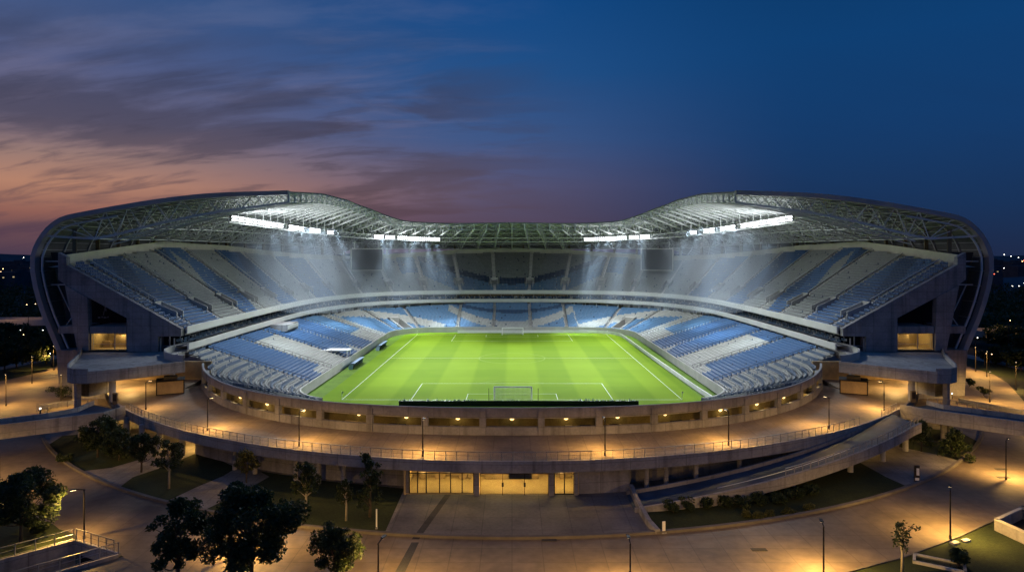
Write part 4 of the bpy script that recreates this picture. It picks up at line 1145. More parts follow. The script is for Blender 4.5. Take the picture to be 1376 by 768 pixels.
# ================================================================== PODIUM
podium = thing('podium', 'curved concrete podium deck ringing the near end of the stadium, glazed lit entrance below', 'podium')
def poly_deck(off):
    o = [deck_pt(x, off) for x in np.linspace(-84, 84, 120)]
    i = [(62, 135), (60.4, 122)] + [(x, ell_near(*RIM, x) + 4.4) for x in np.linspace(58, -58, 60)] + [(-60.4, 122), (-62, 135)]
    return o + i
m = MB(); m.prism(poly_deck(0), 3.55, 4.3)
podium_slab = m.build('deck', M['deck'], podium)
m = MB(); e = deck_arc(-84, 84, 140, .12); e2 = deck_arc(-84, 84, 140, -.25)
m.loft([[(x, y, 3.05) for x, y in e], [(x, y, 4.45) for x, y in e], [(x, y, 4.45) for x, y in e2], [(x, y, 3.05) for x, y in e2]], closed=True); m.build('fascia', M['concrete'], podium)
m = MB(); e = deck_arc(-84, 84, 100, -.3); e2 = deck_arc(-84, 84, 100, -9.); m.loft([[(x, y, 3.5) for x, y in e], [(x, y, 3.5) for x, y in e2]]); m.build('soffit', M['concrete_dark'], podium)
# ground floor wall, recessed, either side of the entrance
def wallarc(x0, x1, off, z0, z1, th, name, m_, n=40):
    m = MB(); a = deck_arc(x0, x1, n, off); b = deck_arc(x0, x1, n, off - th)
    m.loft([[(x, y, z0) for x, y in a], [(x, y, z1) for x, y in a], [(x, y, z1) for x, y in b], [(x, y, z0) for x, y in b]], closed=True)
    for k in (0, -1): m.add([(*a[k], z0), (*a[k], z1), (*b[k], z1), (*b[k], z0)], [(0, 1, 2, 3)])
    return m.build(name, m_, podium)
wallarc(-46, -13.0, -3.0, 0, 3.5, .4, 'ground_floor_wall', M['concrete_dark'])
wallarc(7.9, 14.5, -1.0, 0, 3.5, .4, 'ground_floor_wall', M['concrete_dark'], 10)
wallarc(14.5, 46, -4.0, 0, 3.5, .4, 'ground_floor_wall', M['concrete_dark'])
# cheeks that close the walls
for x, o in ((-46, -3.), (46, -4.)):
    p = deck_pt(x, o); m = MB(); m.box(p[0], p[1] + 6, 1.75, .4, 12, 3.5); m.build('cross_wall', M['concrete'], podium)
# dark ribbon windows with some lit panes
rr = random.Random(8)
def ribbon(x0, x1, off, n, lit):
    for i in range(n):
        xa = x0 + (x1 - x0) * i / n; p = deck_pt(xa + (x1 - x0) / n / 2, off + .03); q = deck_pt(xa, off); r = deck_pt(xa + (x1 - x0) / n, off)
        a = math.atan2(r[1] - q[1], r[0] - q[0]); L = math.hypot(r[0] - q[0], r[1] - q[1])
        m = MB(); m.box(p[0], p[1], 2.75, L * .86, .06, .7, a); w = m.build('window', M['black'], podium)
        if i in lit:
            for k in range(3):
                m = MB(); s = (k - 1) * L * .27; m.box(p[0] + s * math.cos(a), p[1] + s * math.sin(a) - .05, 2.75, L * .2, .05, .5, a); m.build('lit_pane', M['green_window'], w)
ribbon(-36, -14.5, -3.0, 8, (0, 2)); ribbon(16, 40, -4.0, 9, (4, 6, 7))
# columns in front
for px in (279, 316, 384, 420, 457, 838, 870, 898, 942, 1010):
    X = (px - CX) * 82 / F; p = deck_pt(X, -1.4); m = MB(); m.tube([(p[0], p[1], 0), (p[0], p[1], 3.5)], [.3, .3], 10); m.build('column', M['concrete'], podium)
for px, py in ((191, 601), (170, 590), (215, 604), (1190, 585), (1160, 596), (245, 610)):
    X, Y, _ = at(px, py); m = MB(); m.tube([(X, Y, 0), (X, Y, 3.5)], [.42, .42], 12); m.build('column', M['concrete_light'], podium)
# entrance: piers, glazing with mullions, lit lobby
ey = lambda x: deck_pt(x, -1.0)[1]
def ex(px): return (px - CX) * 80.6 / F
for px, w in ((546, .45), (640.6, .62), (740.7, .62), (774, .45)):
    m = MB(); m.box(ex(px), ey(ex(px)), 1.6, w, .9, 3.2); m.build('entrance_pier', M['concrete_dark'], podium)
lob = MB(); x0, x1 = ex(547), ex(773)
lob.box((x0 + x1) / 2, 87.2, 1.6, x1 - x0 + 1, .2, 3.4); 
for x in (x0 - .3, x1 + .3): lob.box(x, 83.9, 1.6, .2, 6.6, 3.4)
lob.build('lobby_wall', M['cream'], podium)
lob = MB(); lob.box((x0 + x1) / 2, 84.0, 3.28, x1 - x0 + .8, 6.4, .12); lob.build('lobby_ceiling', M['white'], podium)
lob = MB(); lob.box((x0 + x1) / 2, 84.0, .04, x1 - x0 + .8, 6.4, .08); lob.build('lobby_floor', M['cream'], podium)
lob = MB()
for px, h, w in ((585, 2.4, 1.2), (617, 1.6, .9), (560, 2.2, .7), (700, 1.1, 3.0), (760, 1.9, .6), (628, 2.7, .35), (655, 2.2, 1.1), (722, 2.5, .8), (690, .8, 5.0)): lob.box(ex(px), 86.3, h / 2 + .1, w, .8, h)
lob.build('lobby_fitting', M['timber'], podium)
for a, b, mull in ((549, 637, (549.5, 560.6, 572.3, 590.2, 605, 620.7, 636.5)), (645, 737, (646, 675.5, 705, 736.5)), (744.5, 772, (745, 758.5, 771.5))):
    fr = MB(); X0, X1 = ex(a), ex(b); Y = ey((X0 + X1) / 2) + .1
    heavy = a != 645
    for k, px in enumerate(mull): fr.box(ex(px), Y, 1.5, .13 if heavy else .07, .12, 3.0)
    for z in ((.06, 2.55, 3.0) if heavy else (2.62, 3.0)): fr.box((X0 + X1) / 2, Y - .01, z, X1 - X0, .14, .1)
    fo = fr.build('door_frame', M['dark_metal'], podium)
    for p, q in zip(mull[:-1], mull[1:]):
        gl = MB(); gl.box((ex(p) + ex(q)) / 2, Y + .02, 1.3, ex(q) - ex(p) - .14, .02, 2.4); gl.build('door_pane', M['glass'], fo)
    if not heavy:
        for px in (675.5, 705):
            h = MB(); h.box(ex(px), Y - .1, 1.3, .22, .08, .5); h.build('door_lock', M['dark_metal'], fo)
sg = MB(); sg.box(ex(690), ey(0) - .25, 2.98, 2.5, .12, .36); so = sg.build('entrance_sign', M['sign_dark'], podium)
sg = MB()
for c, w in ((684, .52), (697, .42)): sg.box(ex(c), ey(0) - .33, 2.98, w, .03, .2)
sg.build('sign_light', M['lamp_white'], so)
for px in (565, 600, 625, 665, 690, 715, 758): light('lobby_lamp', 'POINT', (ex(px), 83.6, 2.95), 120 + 95 * ((px * 7) % 3), (1., .62, .20), parent=podium, size=.25)

# ------------------------------------------------------------------ railings on the podium edge
def railing(label, pts, h=1.05, step=1.35, z=None, name='railing', group='deck railings', bars=True):
    """pts: 3-D polyline at the foot of the rail"""
    t = thing(name, label, 'railing', (0, 0, 0), 0, group)
    P = np.array(pts, float); q, _ = along(P, step, start=.05) if P.shape[1] == 3 else None
    r = MB()
    for a, b in zip(q[:-1], q[1:]):
        r.beam((a[0], a[1], a[2] + h), (b[0], b[1], b[2] + h), .07)
        for f in (.12, .55): r.beam((a[0], a[1], a[2] + h * f), (b[0], b[1], b[2] + h * f), .035, n=3)
        if bars:
            for k in range(1, 6): 
                c = a + (b - a) * k / 6; r.beam((c[0], c[1], c[2] + h * .12), (c[0], c[1], c[2] + h), .02, n=3)
    r.build('rail', M['grey_metal'], t)
    me = None
    for a in q:
        if me is None:
            b = MB(); b.beam((0, 0, 0), (0, 0, h), .07); o = b.build('post', M['grey_metal'], t); me = o.data; o.location = a
        else:
            o = bpy.data.objects.new('post', me); C.objects.link(o); o.parent = t; o.location = a
    return t
railing('long curved grey railing along the podium edge above the entrance', [(x, y, 4.45) for x, y in deck_arc(-60.6, 51.0, 200, -.1)])
railing('short grey railing on the podium edge between ramp head and right bridge', [(x, y, 4.45) for x, y in deck_arc(56.2, 61.6, 20, -.1)])

# ------------------------------------------------------------------ footbridges
def bridge(label, near, far, piers):
    t = thing('footbridge', label, 'footbridge', (0, 0, 0), 0, 'footbridges to the podium')
    m = MB(); m.prism(near + far[::-1], 3.5, 4.32); m.build('deck', M['ramp'], t)
    for nm, pts, s in (('parapet', near, 1), ('parapet', far, -1)):
        p = np.array(pts); n = normals(p); c = np.mean(np.array(near + far), 0)
        if np.dot(n[1], c - p[1]) > 0: n = -n
        a = p + n * .02; b = p - n * .28
        m = MB(); zt = 5.3 if s > 0 else 5.0
        m.loft([[(*v, 3.25) for v in a], [(*v, zt) for v in a], [(*v, zt) for v in b], [(*v, 3.25) for v in b]], closed=True)
        m.build(nm, M['concrete'], t)
    m = MB()
    for x, y in piers: m.tube([(x, y, 0), (x, y, 3.5)], [.42, .42], 12)
    for x, y in piers:
        k = MB(); k.tube([(x, y, 0), (x, y, 3.6)], [.44, .44], 12); k.build('pier', M['concrete'], t)
    return t
bridge('pale concrete footbridge joining the podium from the left edge', [(-60.9, 104.6), (-61.6, 100.2), (-66, 97), (-71.8, 93), (-92, 79)], [(-68.9, 109.5), (-68.4, 104.6), (-70.5, 101), (-75.6, 97), (-96, 83)], [at(109, 587)[:2], at(115, 585)[:2], (-80, 88.5), (-78.5, 90.5)])
bridge('grey concrete footbridge joining the podium from the right edge', [(61.6, 105.4), (63.6, 102.6), (68, 98.7), (73.2, 94.2), (94, 76.5)], [(68.6, 109.5), (69.4, 106.6), (73.5, 103), (78.6, 98.5), (99, 81)], [at(1268, 592)[:2], at(1277, 587)[:2], (83, 89), (85, 90.5)])

# ------------------------------------------------------------------ curved ramp up to the podium on the right
rp = thing('access_ramp', 'blue surfaced curved ramp rising to the podium on the right', 'ramp')
XR = np.linspace(13.9, 59.2, 60); sl = np.clip((XR - 13.9) / (57 - 13.9), 0, 1) ** 1.05
zr = .15 + 4.17 * sl
ri = np.array([deck_pt(x, .35) for x in XR]); ro = np.array([deck_pt(x + 0.0, 5.3) for x in XR])
zr = np.minimum(zr, 4.33)
m = MB(); m.loft([[(*p, z) for p, z in zip(ri, zr)], [(*p, z) for p, z in zip(ro, zr)], [(*p, max(0, z - .8)) for p, z in zip(ro, zr)], [(*p, max(0, z - .8)) for p, z in zip(ri, zr)]], closed=True)
for k in (0, -1): m.add([(*ri[k], zr[k]), (*ro[k], zr[k]), (*ro[k], max(0, zr[k] - .8)), (*ri[k], max(0, zr[k] - .8))], [(0, 1, 2, 3)])
m.build('ramp_deck', M['ramp'], rp)
no = normals(ro); 
if no[0][1] > 0: no = -no
oa = ro + no * .3; ob = ro - no * .02
bot = np.where(XR < 30, 0, np.maximum(0, zr - .95)); 
m = MB(); m.loft([[(*p, b) for p, b in zip(oa, bot)], [(*p, z + .38) for p, z in zip(oa, zr)], [(*p, z + .38) for p, z in zip(ob, zr)], [(*p, b) for p, b in zip(ob, bot)]], closed=True)
for k in (0, -1): m.add([(*oa[k], bot[k]), (*oa[k], zr[k] + .38), (*ob[k], zr[k] + .38), (*ob[k], bot[k])], [(0, 1, 2, 3)])
m.build('outer_parapet', M['concrete'], rp)
ia = ri + no * .02; ib = ri - no * .22
m = MB(); kk = XR < 50.5
m.loft([[(*p, max(0, z - .9)) for p, z in zip(ia[kk], zr[kk])], [(*p, z + .45) for p, z in zip(ia[kk], zr[kk])], [(*p, z + .45) for p, z in zip(ib[kk], zr[kk])], [(*p, max(0, z - .9)) for p, z in zip(ib[kk], zr[kk])]], closed=True)
m.build('inner_kerb', M['concrete_dark'], rp)
m = MB(); cl = (ri * .42 + ro * .58); kk = (XR > 24) & (XR < 46)
m.loft([[(*p, z + .006) for p, z in zip(cl[kk], zr[kk])], [(*(p + n * .14), z + .006) for p, n, z in zip(cl[kk], no[kk], zr[kk])]]); m.build('lane_line', M['line'], rp, flip='up')
for px in (1006, 1068, 1144, 1188, 1218):
    Xg = (px - CX) / F; k = int(np.argmin(np.abs(cl[:, 0] / cl[:, 1] - Xg))); p = cl[k]
    m = MB(); m.tube([(*p, 0), (*p, zr[k] - .7)], [.38, .38], 12); m.build('pier', M['concrete_light'], rp)
kk = XR > 33
railing('grey railing climbing the outer edge of the curved ramp', [(*p, z + .36) for p, z in zip((oa * .5 + ob * .5)[kk], zr[kk])], h=.95)
# retaining wall at the foot of the ramp, along the drive
rt = [at(848, 662)[:2], at(858, 684)[:2], at(872, 706)[:2], at(884, 717)[:2]]
m = MB(); p = np.array(rt); n = normals(p); m.loft([[(*v, 0) for v in p - n * .25], [(*v, z) for v, z in zip(p - n * .25, (1.1, .9, .7, .5))], [(*v, z) for v, z in zip(p + n * .25, (1.1, .9, .7, .5))], [(*v, 0) for v in p + n * .25]], closed=True)
for k in (0, -1): m.add([(*(p - n * .25)[k], 0), (*(p - n * .25)[k], (1.1, .5)[k]), (*(p + n * .25)[k], (1.1, .5)[k]), (*(p + n * .25)[k], 0)], [(0, 1, 2, 3)])
tag(m.build('retaining_wall', M['concrete_dark']), 'low dark retaining wall between the entrance drive and the ramp lawn', 'wall')

# ================================================================== LAMP POSTS
WARM = (1., .56, .14)
def lamp_post(h, arm, name, group):
    t = thing(name, '', 'lamp post', (0, 0, 0), 0, group)
    p = MB(); p.tube([(0, 0, 0), (0, 0, .35), (0, 0, .36), (0, 0, h)], [.13, .13, .085, .06], 8); p.build('pole', M['dark_metal'], t)
    a = MB(); a.beam((0, .1, h), (0, -arm, h + .22), .09, .07); a.build('arm', M['dark_metal'], t)
    b = MB(); b.box(0, -arm - .25, h + .22, .26, .62, .1); hd = b.build('lamp_head', M['dark_metal'], t)
    c = MB(); c.box(0, -arm - .25, h + .155, .18, .5, .03); c.build('lens', M['lamp'], hd)
    return t
def lampset(proto, h, arm, items, energy, group, tilt=(0, 0), ang=150):
    first = True
    for (x, y, z, rz, lab, en) in items:
        if first: o = proto; o.location = (x, y, z); o.rotation_euler = (0, 0, rz); o['label'] = lab; first = False
        else: o = dup(proto, (x, y, z), rz, lab)
        l = light('lamp_light', 'SPOT', (0, -arm - .25, h + .1), energy * en * .62, WARM, parent=o, size=.12, angle=168, blend=1.)
        l.rotation_euler = (math.radians(tilt[0]), 0, 0)
        for sgn in (-1, 1):      # street lantern optics throw more light to both sides along the path
            l = light('lamp_light', 'SPOT', (sgn * .1, -arm - .25, h + .1), energy * en * .55, WARM, parent=o, size=.12, angle=128, blend=1.)
            l.rotation_euler = (math.radians(tilt[0]), math.radians(sgn * 38), 0)
DL = [(196, 550, 'deck lamp post beneath the left terrace edge, beside the ticket kiosk side'), (279, 578, 'second deck lamp post from the left bridge, by the curved railing'), (402, 599, 'deck lamp post above the ground floor wall with lit windows on the left'),
      (568, 613, 'deck lamp post above the left bay of the glazed entrance'), (813, 611, 'deck lamp post just right of the glazed entrance'), (979, 598, 'deck lamp post above the middle of the curved ramp'), (1114, 576, 'deck lamp post near the upper part of the ramp railing'), (1188, 551, 'deck lamp post beneath the right terrace edge')]
items = []
for px, py, lab in DL:
    X, Y, _ = at(px, py, 4.3); a = math.atan2(X, -(Y - CY)); items.append((X, Y, 4.3, a + PI, lab, 1.0))
lampset(lamp_post(4.3, .35, 'deck_lamp', 'lamp posts on the podium deck'), 4.3, .35, items, 2200, None, tilt=(-14, 0))
PLZ = [(113, 723, 0, 'plaza lamp post behind the sunken ramp railing', 1.1), (1277, 724, 2.6, 'plaza lamp post on the kerb of the near right lawn', 1.2)]
items = [(*at(px, py), -.9 if rz == 0 else rz, lab, en) for px, py, rz, lab, en in PLZ]
items += [(-11.2, 55.6, 0, PI * .9, 'plaza lamp post left of the drive seam at the bottom edge', 1.2), (9.9, 55.6, 0, PI, 'plaza lamp post on the bottom edge right of the drive', 1.3), (27.7, 59, 0, 2.9, 'plaza lamp post on the bottom edge left of the bare sapling', 1.2), (-61, 79, 0, -2.2, 'twin looking lamp post by the left edge above the bushy tree', 1.0), (-27, 64, 0, 2.6, 'plaza lamp post hidden among the big dark trees', 1.2), (64, 86, 0, 2.2, 'plaza lamp post by the right edge below the footbridge', 1.3)]
items += [(-75, 83, 0, 1.9, 'plaza lamp post on the near side of the left footbridge', .9), (92, 112, 0, -2.2, 'plaza lamp post behind the right footbridge', 1.0)]
lampset(lamp_post(5.0, .7, 'plaza_lamp', 'lamp posts on the plaza'), 5.0, .7, [i[:3] + i[3:] for i in items], 4100, None, tilt=(-14, 0))
# far plaza lamps
items = []
FL = [(8, 545, 'left'), (43, 515, 'left'), (72, 497, 'left'), (82, 545, 'left'), (-30, 530, 'left'), (1311, 499, 'right'), (1326, 506, 'right'), (1365, 524, 'right'), (1330, 540, 'right'), (1410, 548, 'right')]
cnt = {'left': 0, 'right': 0}
for px, py, s in sorted(FL, key=lambda q: abs(q[0] - CX)):
    items.append((*at(px, py), .6 if s == 'left' else -.6, '%s far plaza lamp post outward from the stadium on the %s' % (ORD[cnt[s]], s), 1.)); cnt[s] += 1
lampset(lamp_post(6.0, .8, 'far_plaza_lamp', 'lamp posts on the far plaza'), 6.0, .8, items, 3000, None)
# warm lamps fixed under the podium and ramp
for x, y in ((-55, 113), (-66, 118), (56, 108), (66, 116), (-48, 100), (50, 101)):
    light('soffit_lamp', 'SPOT', (x, y, 3.35), 1800, WARM, target=(x, y, 0), parent=podium, size=.2, angle=160, blend=.6)
    b = MB(); b.box(x, y, 3.44, .7, .3, .08); b.build('soffit_light', M['lamp'], podium)

# ================================================================== TREES
def leaves(name, centres, radii, per, size, m, parent, seed, squash=.85):
    r = np.random.default_rng(seed); P = []
    for c, R, k in zip(centres, radii, per):
        d = r.normal(size=(k, 3)); d /= np.linalg.norm(d, axis=1)[:, None]; rad = R * r.random((k, 1)) ** .45
        p = d * rad; p[:, 2] *= squash; P.append(p + np.array(c))
    P = np.concatenate(P); n = len(P)
    a = r.normal(size=(n, 3)); a /= np.linalg.norm(a, axis=1)[:, None]; b = np.cross(a, r.normal(size=(n, 3))); b /= np.linalg.norm(b, axis=1)[:, None]
    s = size * (.6 + .8 * r.random((n, 1)))
    V = np.stack([P - a * s, P + b * s * .45, P + a * s, P - b * s * .45], 1).reshape(-1, 3)
    me = bpy.data.meshes.new(name); me.vertices.add(len(V)); me.vertices.foreach_set('co', V.reshape(-1))
    me.loops.add(len(V)); me.loops.foreach_set('vertex_index', np.arange(len(V), dtype=np.int32))
    me.polygons.add(n); me.polygons.foreach_set('loop_start', np.arange(0, len(V), 4, dtype=np.int32)); me.update(calc_edges=True)
    me.materials.append(m); o = bpy.data.objects.new(name, me); C.objects.link(o); o.parent = parent; return o
def tree(label, x, y, h, r, seed, dens=1., size=.22, shape='round', bark='bark', leaf='leaf', bare=.28, name='tree', group='trees round the plaza', z=0.):
    t = thing(name, label, 'tree', (x, y, z), 0, group); q = random.Random(seed); tr = MB()
    tr.tube([(0, 0, -.1), (.04, 0, h * bare), (q.uniform(-.15, .15), q.uniform(-.15, .15), h * .6), (q.uniform(-.2, .2), q.uniform(-.2, .2), h * .9)], [h * .022 + .03, h * .018 + .02, h * .012, .02], 8)
    cs, rs, ps = [], [], []; n = int(20 + 11 * r)
    for i in range(n):
        f = (i + .5) / n; zc = h * (bare + .08 + (1 - bare - .1) * f); a = q.uniform(0, 2 * PI)
        if shape == 'round': w = r * math.sqrt(max(.05, 1 - (2 * (zc / h - bare) / (1 - bare) - .92) ** 2 * .95))
        elif shape == 'column': w = r * (1.05 - .55 * f)
        elif shape == 'cone': w = r * (1.05 - .95 * f)
        else: w = r * (.4 + .8 * f)
        rad = w * q.uniform(.25, 1.12); c = (rad * math.cos(a), rad * math.sin(a), zc + q.uniform(-.3, .3))
        cr = (.2 * r + .17) * q.uniform(.4, 1.45); cs.append(c); rs.append(cr); ps.append(int(dens * 70 * (cr / .6) ** 2 * (.22 / size) ** 1.3 * q.uniform(.35, 1.2)) + 6)
        if i % 2 == 0: tr.tube([(0, 0, max(h * bare * .9, zc - rad * .9 - .3)), (c[0] * .5, c[1] * .5, zc - rad * .35), (c[0] * .95, c[1] * .95, zc)], [h * .008 + .012, h * .006 + .008, .012], 5)
    tr.build('trunk', M[bark], t, smooth=True); leaves('crown', cs, rs, ps, size, M[leaf], t, seed); return t
def shrub(label, x, y, r, h, seed, name='shrub', group='shrubs on the lawns', leaf='leaf', size=.14):
    t = thing(name, label, 'shrub', (x, y, .015), 0, group); q = random.Random(seed); st = MB(); cs, rs, ps = [], [], []
    for i in range(9):
        a = q.uniform(0, 2 * PI); d = r * q.uniform(0, .75); c = (d * math.cos(a), d * math.sin(a), h * q.uniform(.35, .8)); cs.append(c); rs.append(r * .5 * q.uniform(.6, 1.1)); ps.append(int(150 * q.uniform(.6, 1.2)))
        st.tube([(0, 0, 0), (c[0] * .5, c[1] * .5, h * .3), c], [.03, .02, .01], 5)
    st.build('stem', M['bark'], t); leaves('foliage', cs, rs, ps, size, M[leaf], t, seed, .7); return t
def tp(px, py): X, Y, _ = at(px, py); return X, Y
tree('broad dark tree on the lawn in the near left corner', *tp(28, 727), 6.7, 3.4, 1, 1.5, .17)
tree('dark tree at the bottom edge, left of the biggest tree', -29.2, 58, 7.4, 2.5, 2, 1.7, .17)
tree('biggest broad dark tree at the bottom edge', -22.6, 57.5, 9.0, 3.8, 3, 1.7, .17)
tree('lower tree at the bottom edge, right of the biggest tree', -15.4, 57.5, 5.5, 2.2, 4, 1.4, .16)
tree('tall slim tree in front of the podium beside the entrance', *tp(497, 694), 7.0, 1.35, 5, 1.2, .17, 'column', bare=.18)
tree('small tree with pale trunk before the lit left window', *tp(411, 694), 5.9, 1.5, 6, .9, .17, bark='bark_pale', bare=.42)
tree('thin young tree with pale trunk left of the tall slim tree', *tp(465, 699), 4.5, .9, 7, .7, .15, bark='bark_pale', bare=.4)
tree('small pale trunked tree on the middle left lawn', *tp(227, 656), 5.7, 1.6, 8, .9, .17, bark='bark_pale', bare=.42)
tree('yellow green little tree lit from under the podium', *tp(331, 648), 4.2, 1.3, 9, .9, .16, leaf='leaf_pale')
tree('round tree at the path corner below the left deck', *tp(190, 634), 5.0, 1.9, 10, 1.1, .18, bare=.3)
tree('leafy tree on the upper left lawn beside the bridge pier', *tp(131, 614), 5.4, 2.6, 11, 1.1, .18, bare=.22)
tree('wide low tree between the bridge pier and the round tree', *tp(160, 618), 4.2, 2.4, 12, 1.1, .18, bare=.2)
tree('bare thin sapling on the near right lawn', *tp(1212, 770), 4.8, 1.0, 14, .28, .15, 'vase', bark='bark_pale', bare=.4)
tree('layered dark conifer beside the kerb under the right footbridge', *tp(1284, 615), 4.0, 2.1, 16, 1.2, .17, 'cone', bare=.08)
tree('dark tree squeezed below the right footbridge end', *tp(1238, 606), 4.6, 1.6, 17, 1.1, .17, bare=.2)
rr = random.Random(5)
SH = [('low shrub at the kerb corner of the upper left lawn', 86, 622, 1.1, 1.3), ('dark shrub on the near right lawn below the lamp post', 1288, 762, 1.1, 1.9), ('shrub on the lawn behind the sunken ramp railing', 58, 712, 1.2, 1.0), ('second smaller shrub beside the sunken ramp railing', 40, 708, .8, .8),
      ('dark shrub on the far plaza right of the terrace pier', 1303, 519, 1.4, 1.9), ('round shrub by the far plaza planter on the right', 1322, 531, 1.3, 2.0), ('wide dark shrub in the planter below the left pier', 84, 536, 3.0, 2.6), ('spiky shrub above the planter on the left', 92, 527, 1.2, 2.6)]
for i, (lab, px, py, r, h) in enumerate(SH): shrub(lab, *tp(px, py), r, h, 40 + i)
for i, (px, py) in enumerate(((905, 688), (925, 684), (948, 683), (972, 679), (996, 680), (1018, 676), (1042, 674), (1066, 670), (1090, 664))):
    shrub('%s shrub from the drive in the dark hedge below the ramp' % ORD[i], *tp(px, py), 1.3, 1.15, 60 + i, group='hedge shrubs below the ramp')
for i, (px, py) in enumerate(((1005, 694), (1020, 696), (1032, 693), (1060, 690), (1085, 684))):
    shrub('%s low yellow green plant in the flower bed along the right kerb' % ORD[i], *tp(px, py), .9, .5, 80 + i, name='bedding_plant', group='flower bed plants', leaf='leaf_pale', size=.1)
# trees beyond the plaza
FT = [('left', 22, 494, 7.5, 4.2), ('left', 43, 500, 8.2, 3.6), ('left', 62, 489, 7.6, 3.6), ('left', 84, 486, 7.0, 3.4), ('left', 6, 500, 7., 4.), ('left', -14, 480, 8, 4.), ('left', 40, 472, 7, 4), ('left', 10, 466, 7, 5),
      ('right', 1334, 488, 3.2, 3.0), ('right', 1352, 492, 5.0, 3.4), ('right', 1372, 498, 5.0, 3.6), ('right', 1345, 470, 7, 4.6), ('right', 1368, 474, 7, 5), ('right', 1392, 482, 7, 5)]
cnt = {'left': 0, 'right': 0}
for i, (s, px, py, h, r) in enumerate(FT):
    tree('%s dark tree counted outward from the roof shell beyond the %s plaza' % (ORD[sorted([abs(f[1] - CX) for f in FT if f[0] == s]).index(abs(px - CX))], s), *tp(px, py), h, r, 100 + i, .5, .42, bare=.25, group='trees beyond the plaza')

# ================================================================== SUNKEN RAMP, near left corner
sk = thing('sunken_ramp', 'sunken concrete service ramp with dark portal in the near left corner', 'ramp')
p0, p1, p2, p3 = [Vector((*p, 0)) for p in PIT]
def wallseg(a, b, z0, z1, th, name, m_, par, z0b=None):
    d = (b - a).normalized(); n = Vector((-d.y, d.x, 0)); z0b = z0 if z0b is None else z0b
    m = MB(); a2, b2 = a + n * th, b + n * th
    m.add([(a.x, a.y, z0), (b.x, b.y, z0b), (b.x, b.y, z1), (a.x, a.y, z1), (a2.x, a2.y, z0), (b2.x, b2.y, z0b), (b2.x, b2.y, z1), (a2.x, a2.y, z1)], [(0, 1, 2, 3), (5, 4, 7, 6), (3, 2, 6, 7), (0, 4, 5, 1), (0, 3, 7, 4), (1, 5, 6, 2)])
    return m.build(name, m_, par)
DP = -4.2
c0 = (p0 + p1 + p2 + p3) / 4
def outn(a, b):
    d = (b - a).normalized(); n = Vector((-d.y, d.x, 0)); return -1 if n.dot(c0 - a) > 0 else 1
wallseg(p0, p3, DP, .35, .3 * outn(p0, p3), 'side_wall', M['concrete'], sk)
wallseg(p1, p2, DP, .35, .3 * outn(p1, p2), 'side_wall', M['concrete'], sk)
wallseg(p0, p1, -1.0, .35, .3 * outn(p0, p1), 'portal_lintel', M['concrete'], sk)
m = MB(); m.add([(p0.x, p0.y, DP), (p1.x, p1.y, DP), (p2.x, p2.y, -1.0), (p3.x, p3.y, -1.0)], [(0, 1, 2, 3)]); m.build('ramp_floor', M['asphalt'], sk, flip='up')
q0 = p0 + Vector((.0, .6, 0)); q1 = p1 + Vector((.0, .6, 0)); wallseg(q0, q1, DP, -.9, .2, 'portal_dark', M['black'], sk)
mid_ = (p0 + p1) / 2; m = MB(); m.box(mid_.x + .6, mid_.y + .1, -2.6, .3, .3, 3.2); m.build('portal_post', M['concrete'], sk)
def off(p, dx, dy, z): return (p.x + dx, p.y + dy, z)
railing('pale handrail along the left wall of the sunken ramp', [off(p0, -.15, .1, .35), off(p3, -.15, 0, .35)], h=1.1, step=1.6, group='sunken ramp railings', bars=False)
railing('handrail across the portal of the sunken ramp', [off(p0, 0, .15, .35), off(p1, 0, .15, .35)], h=1.1, step=1.2, group='sunken ramp railings')
railing('handrail along the right wall of the sunken ramp', [off(p1, .15, 0, .35), off(p2, .15, 0, .35)], h=1.1, step=1.6, group='sunken ramp railings', bars=False)

# ================================================================== SMALL THINGS
def post_sign(label, px, py, h, w, m_, rz=0):
    t = thing('post_sign', label, 'sign', (*tp(px, py), .015), rz, 'small standing signs')
    b = MB(); b.box(0, 0, h * .55, w, .08, h * .9); b.build('panel', M[m_], t); b = MB(); b.box(0, 0, .06, w * 1.5, .3, .12); b.build('foot', M['concrete'], t); return t
post_sign('thin white post sign on the lawn left of the drive', 506, 710, 2.1, .14, 'white')
post_sign('white standing sign on the lawn by the ramp foot', 892, 716, 1.25, .34, 'white', .3)
t = thing('info_totem', 'dark totem with pale panel on the path below the ramp', 'sign', (*tp(1232, 646), .015), -.3)
b = MB(); b.box(0, 0, 1.0, .6, .3, 2.0); b.build('body', M['sign_dark'], t); b = MB(); b.box(.08, -.17, 1.25, .32, .04, .9); b.box(0, -.17, .3, .46, .04, .34); b.build('panel', M['white'], t)
for lab, px, py in (('brown info totem on the left bridge head', 155, 543), ('brown info totem on the right bridge head', 1227, 540)):
    t = thing('info_totem', lab, 'sign', (*at(px, py, 4.32)[:2], 4.32), 0, 'bridge head totems'); b = MB(); b.box(0, 0, .95, .75, .35, 1.9); b.build('body', M['brown'], t); b = MB(); b.box(0, -.19, 1.15, .55, .03, 1.1); b.build('panel', M['sign_dark'], t)
for lab, px, py, sx in (('grey railing on the plaza edge by the left bridge', 52, 556, -1), ('grey railing on the plaza edge by the right bridge', 1310, 548, 1)):
    pass
railing('pale railing beside the left side wall on the bridge head', [(-68.6, 109.8, 4.35), (-72.2, 107.6, 4.35), (-75.5, 104.5, 4.35)], group='bridge head railings')
railing('pale railing beside the right side wall on the bridge head', [(68.7, 109.8, 4.35), (72.6, 107.4, 4.35), (76.5, 104, 4.35)], group='bridge head railings')
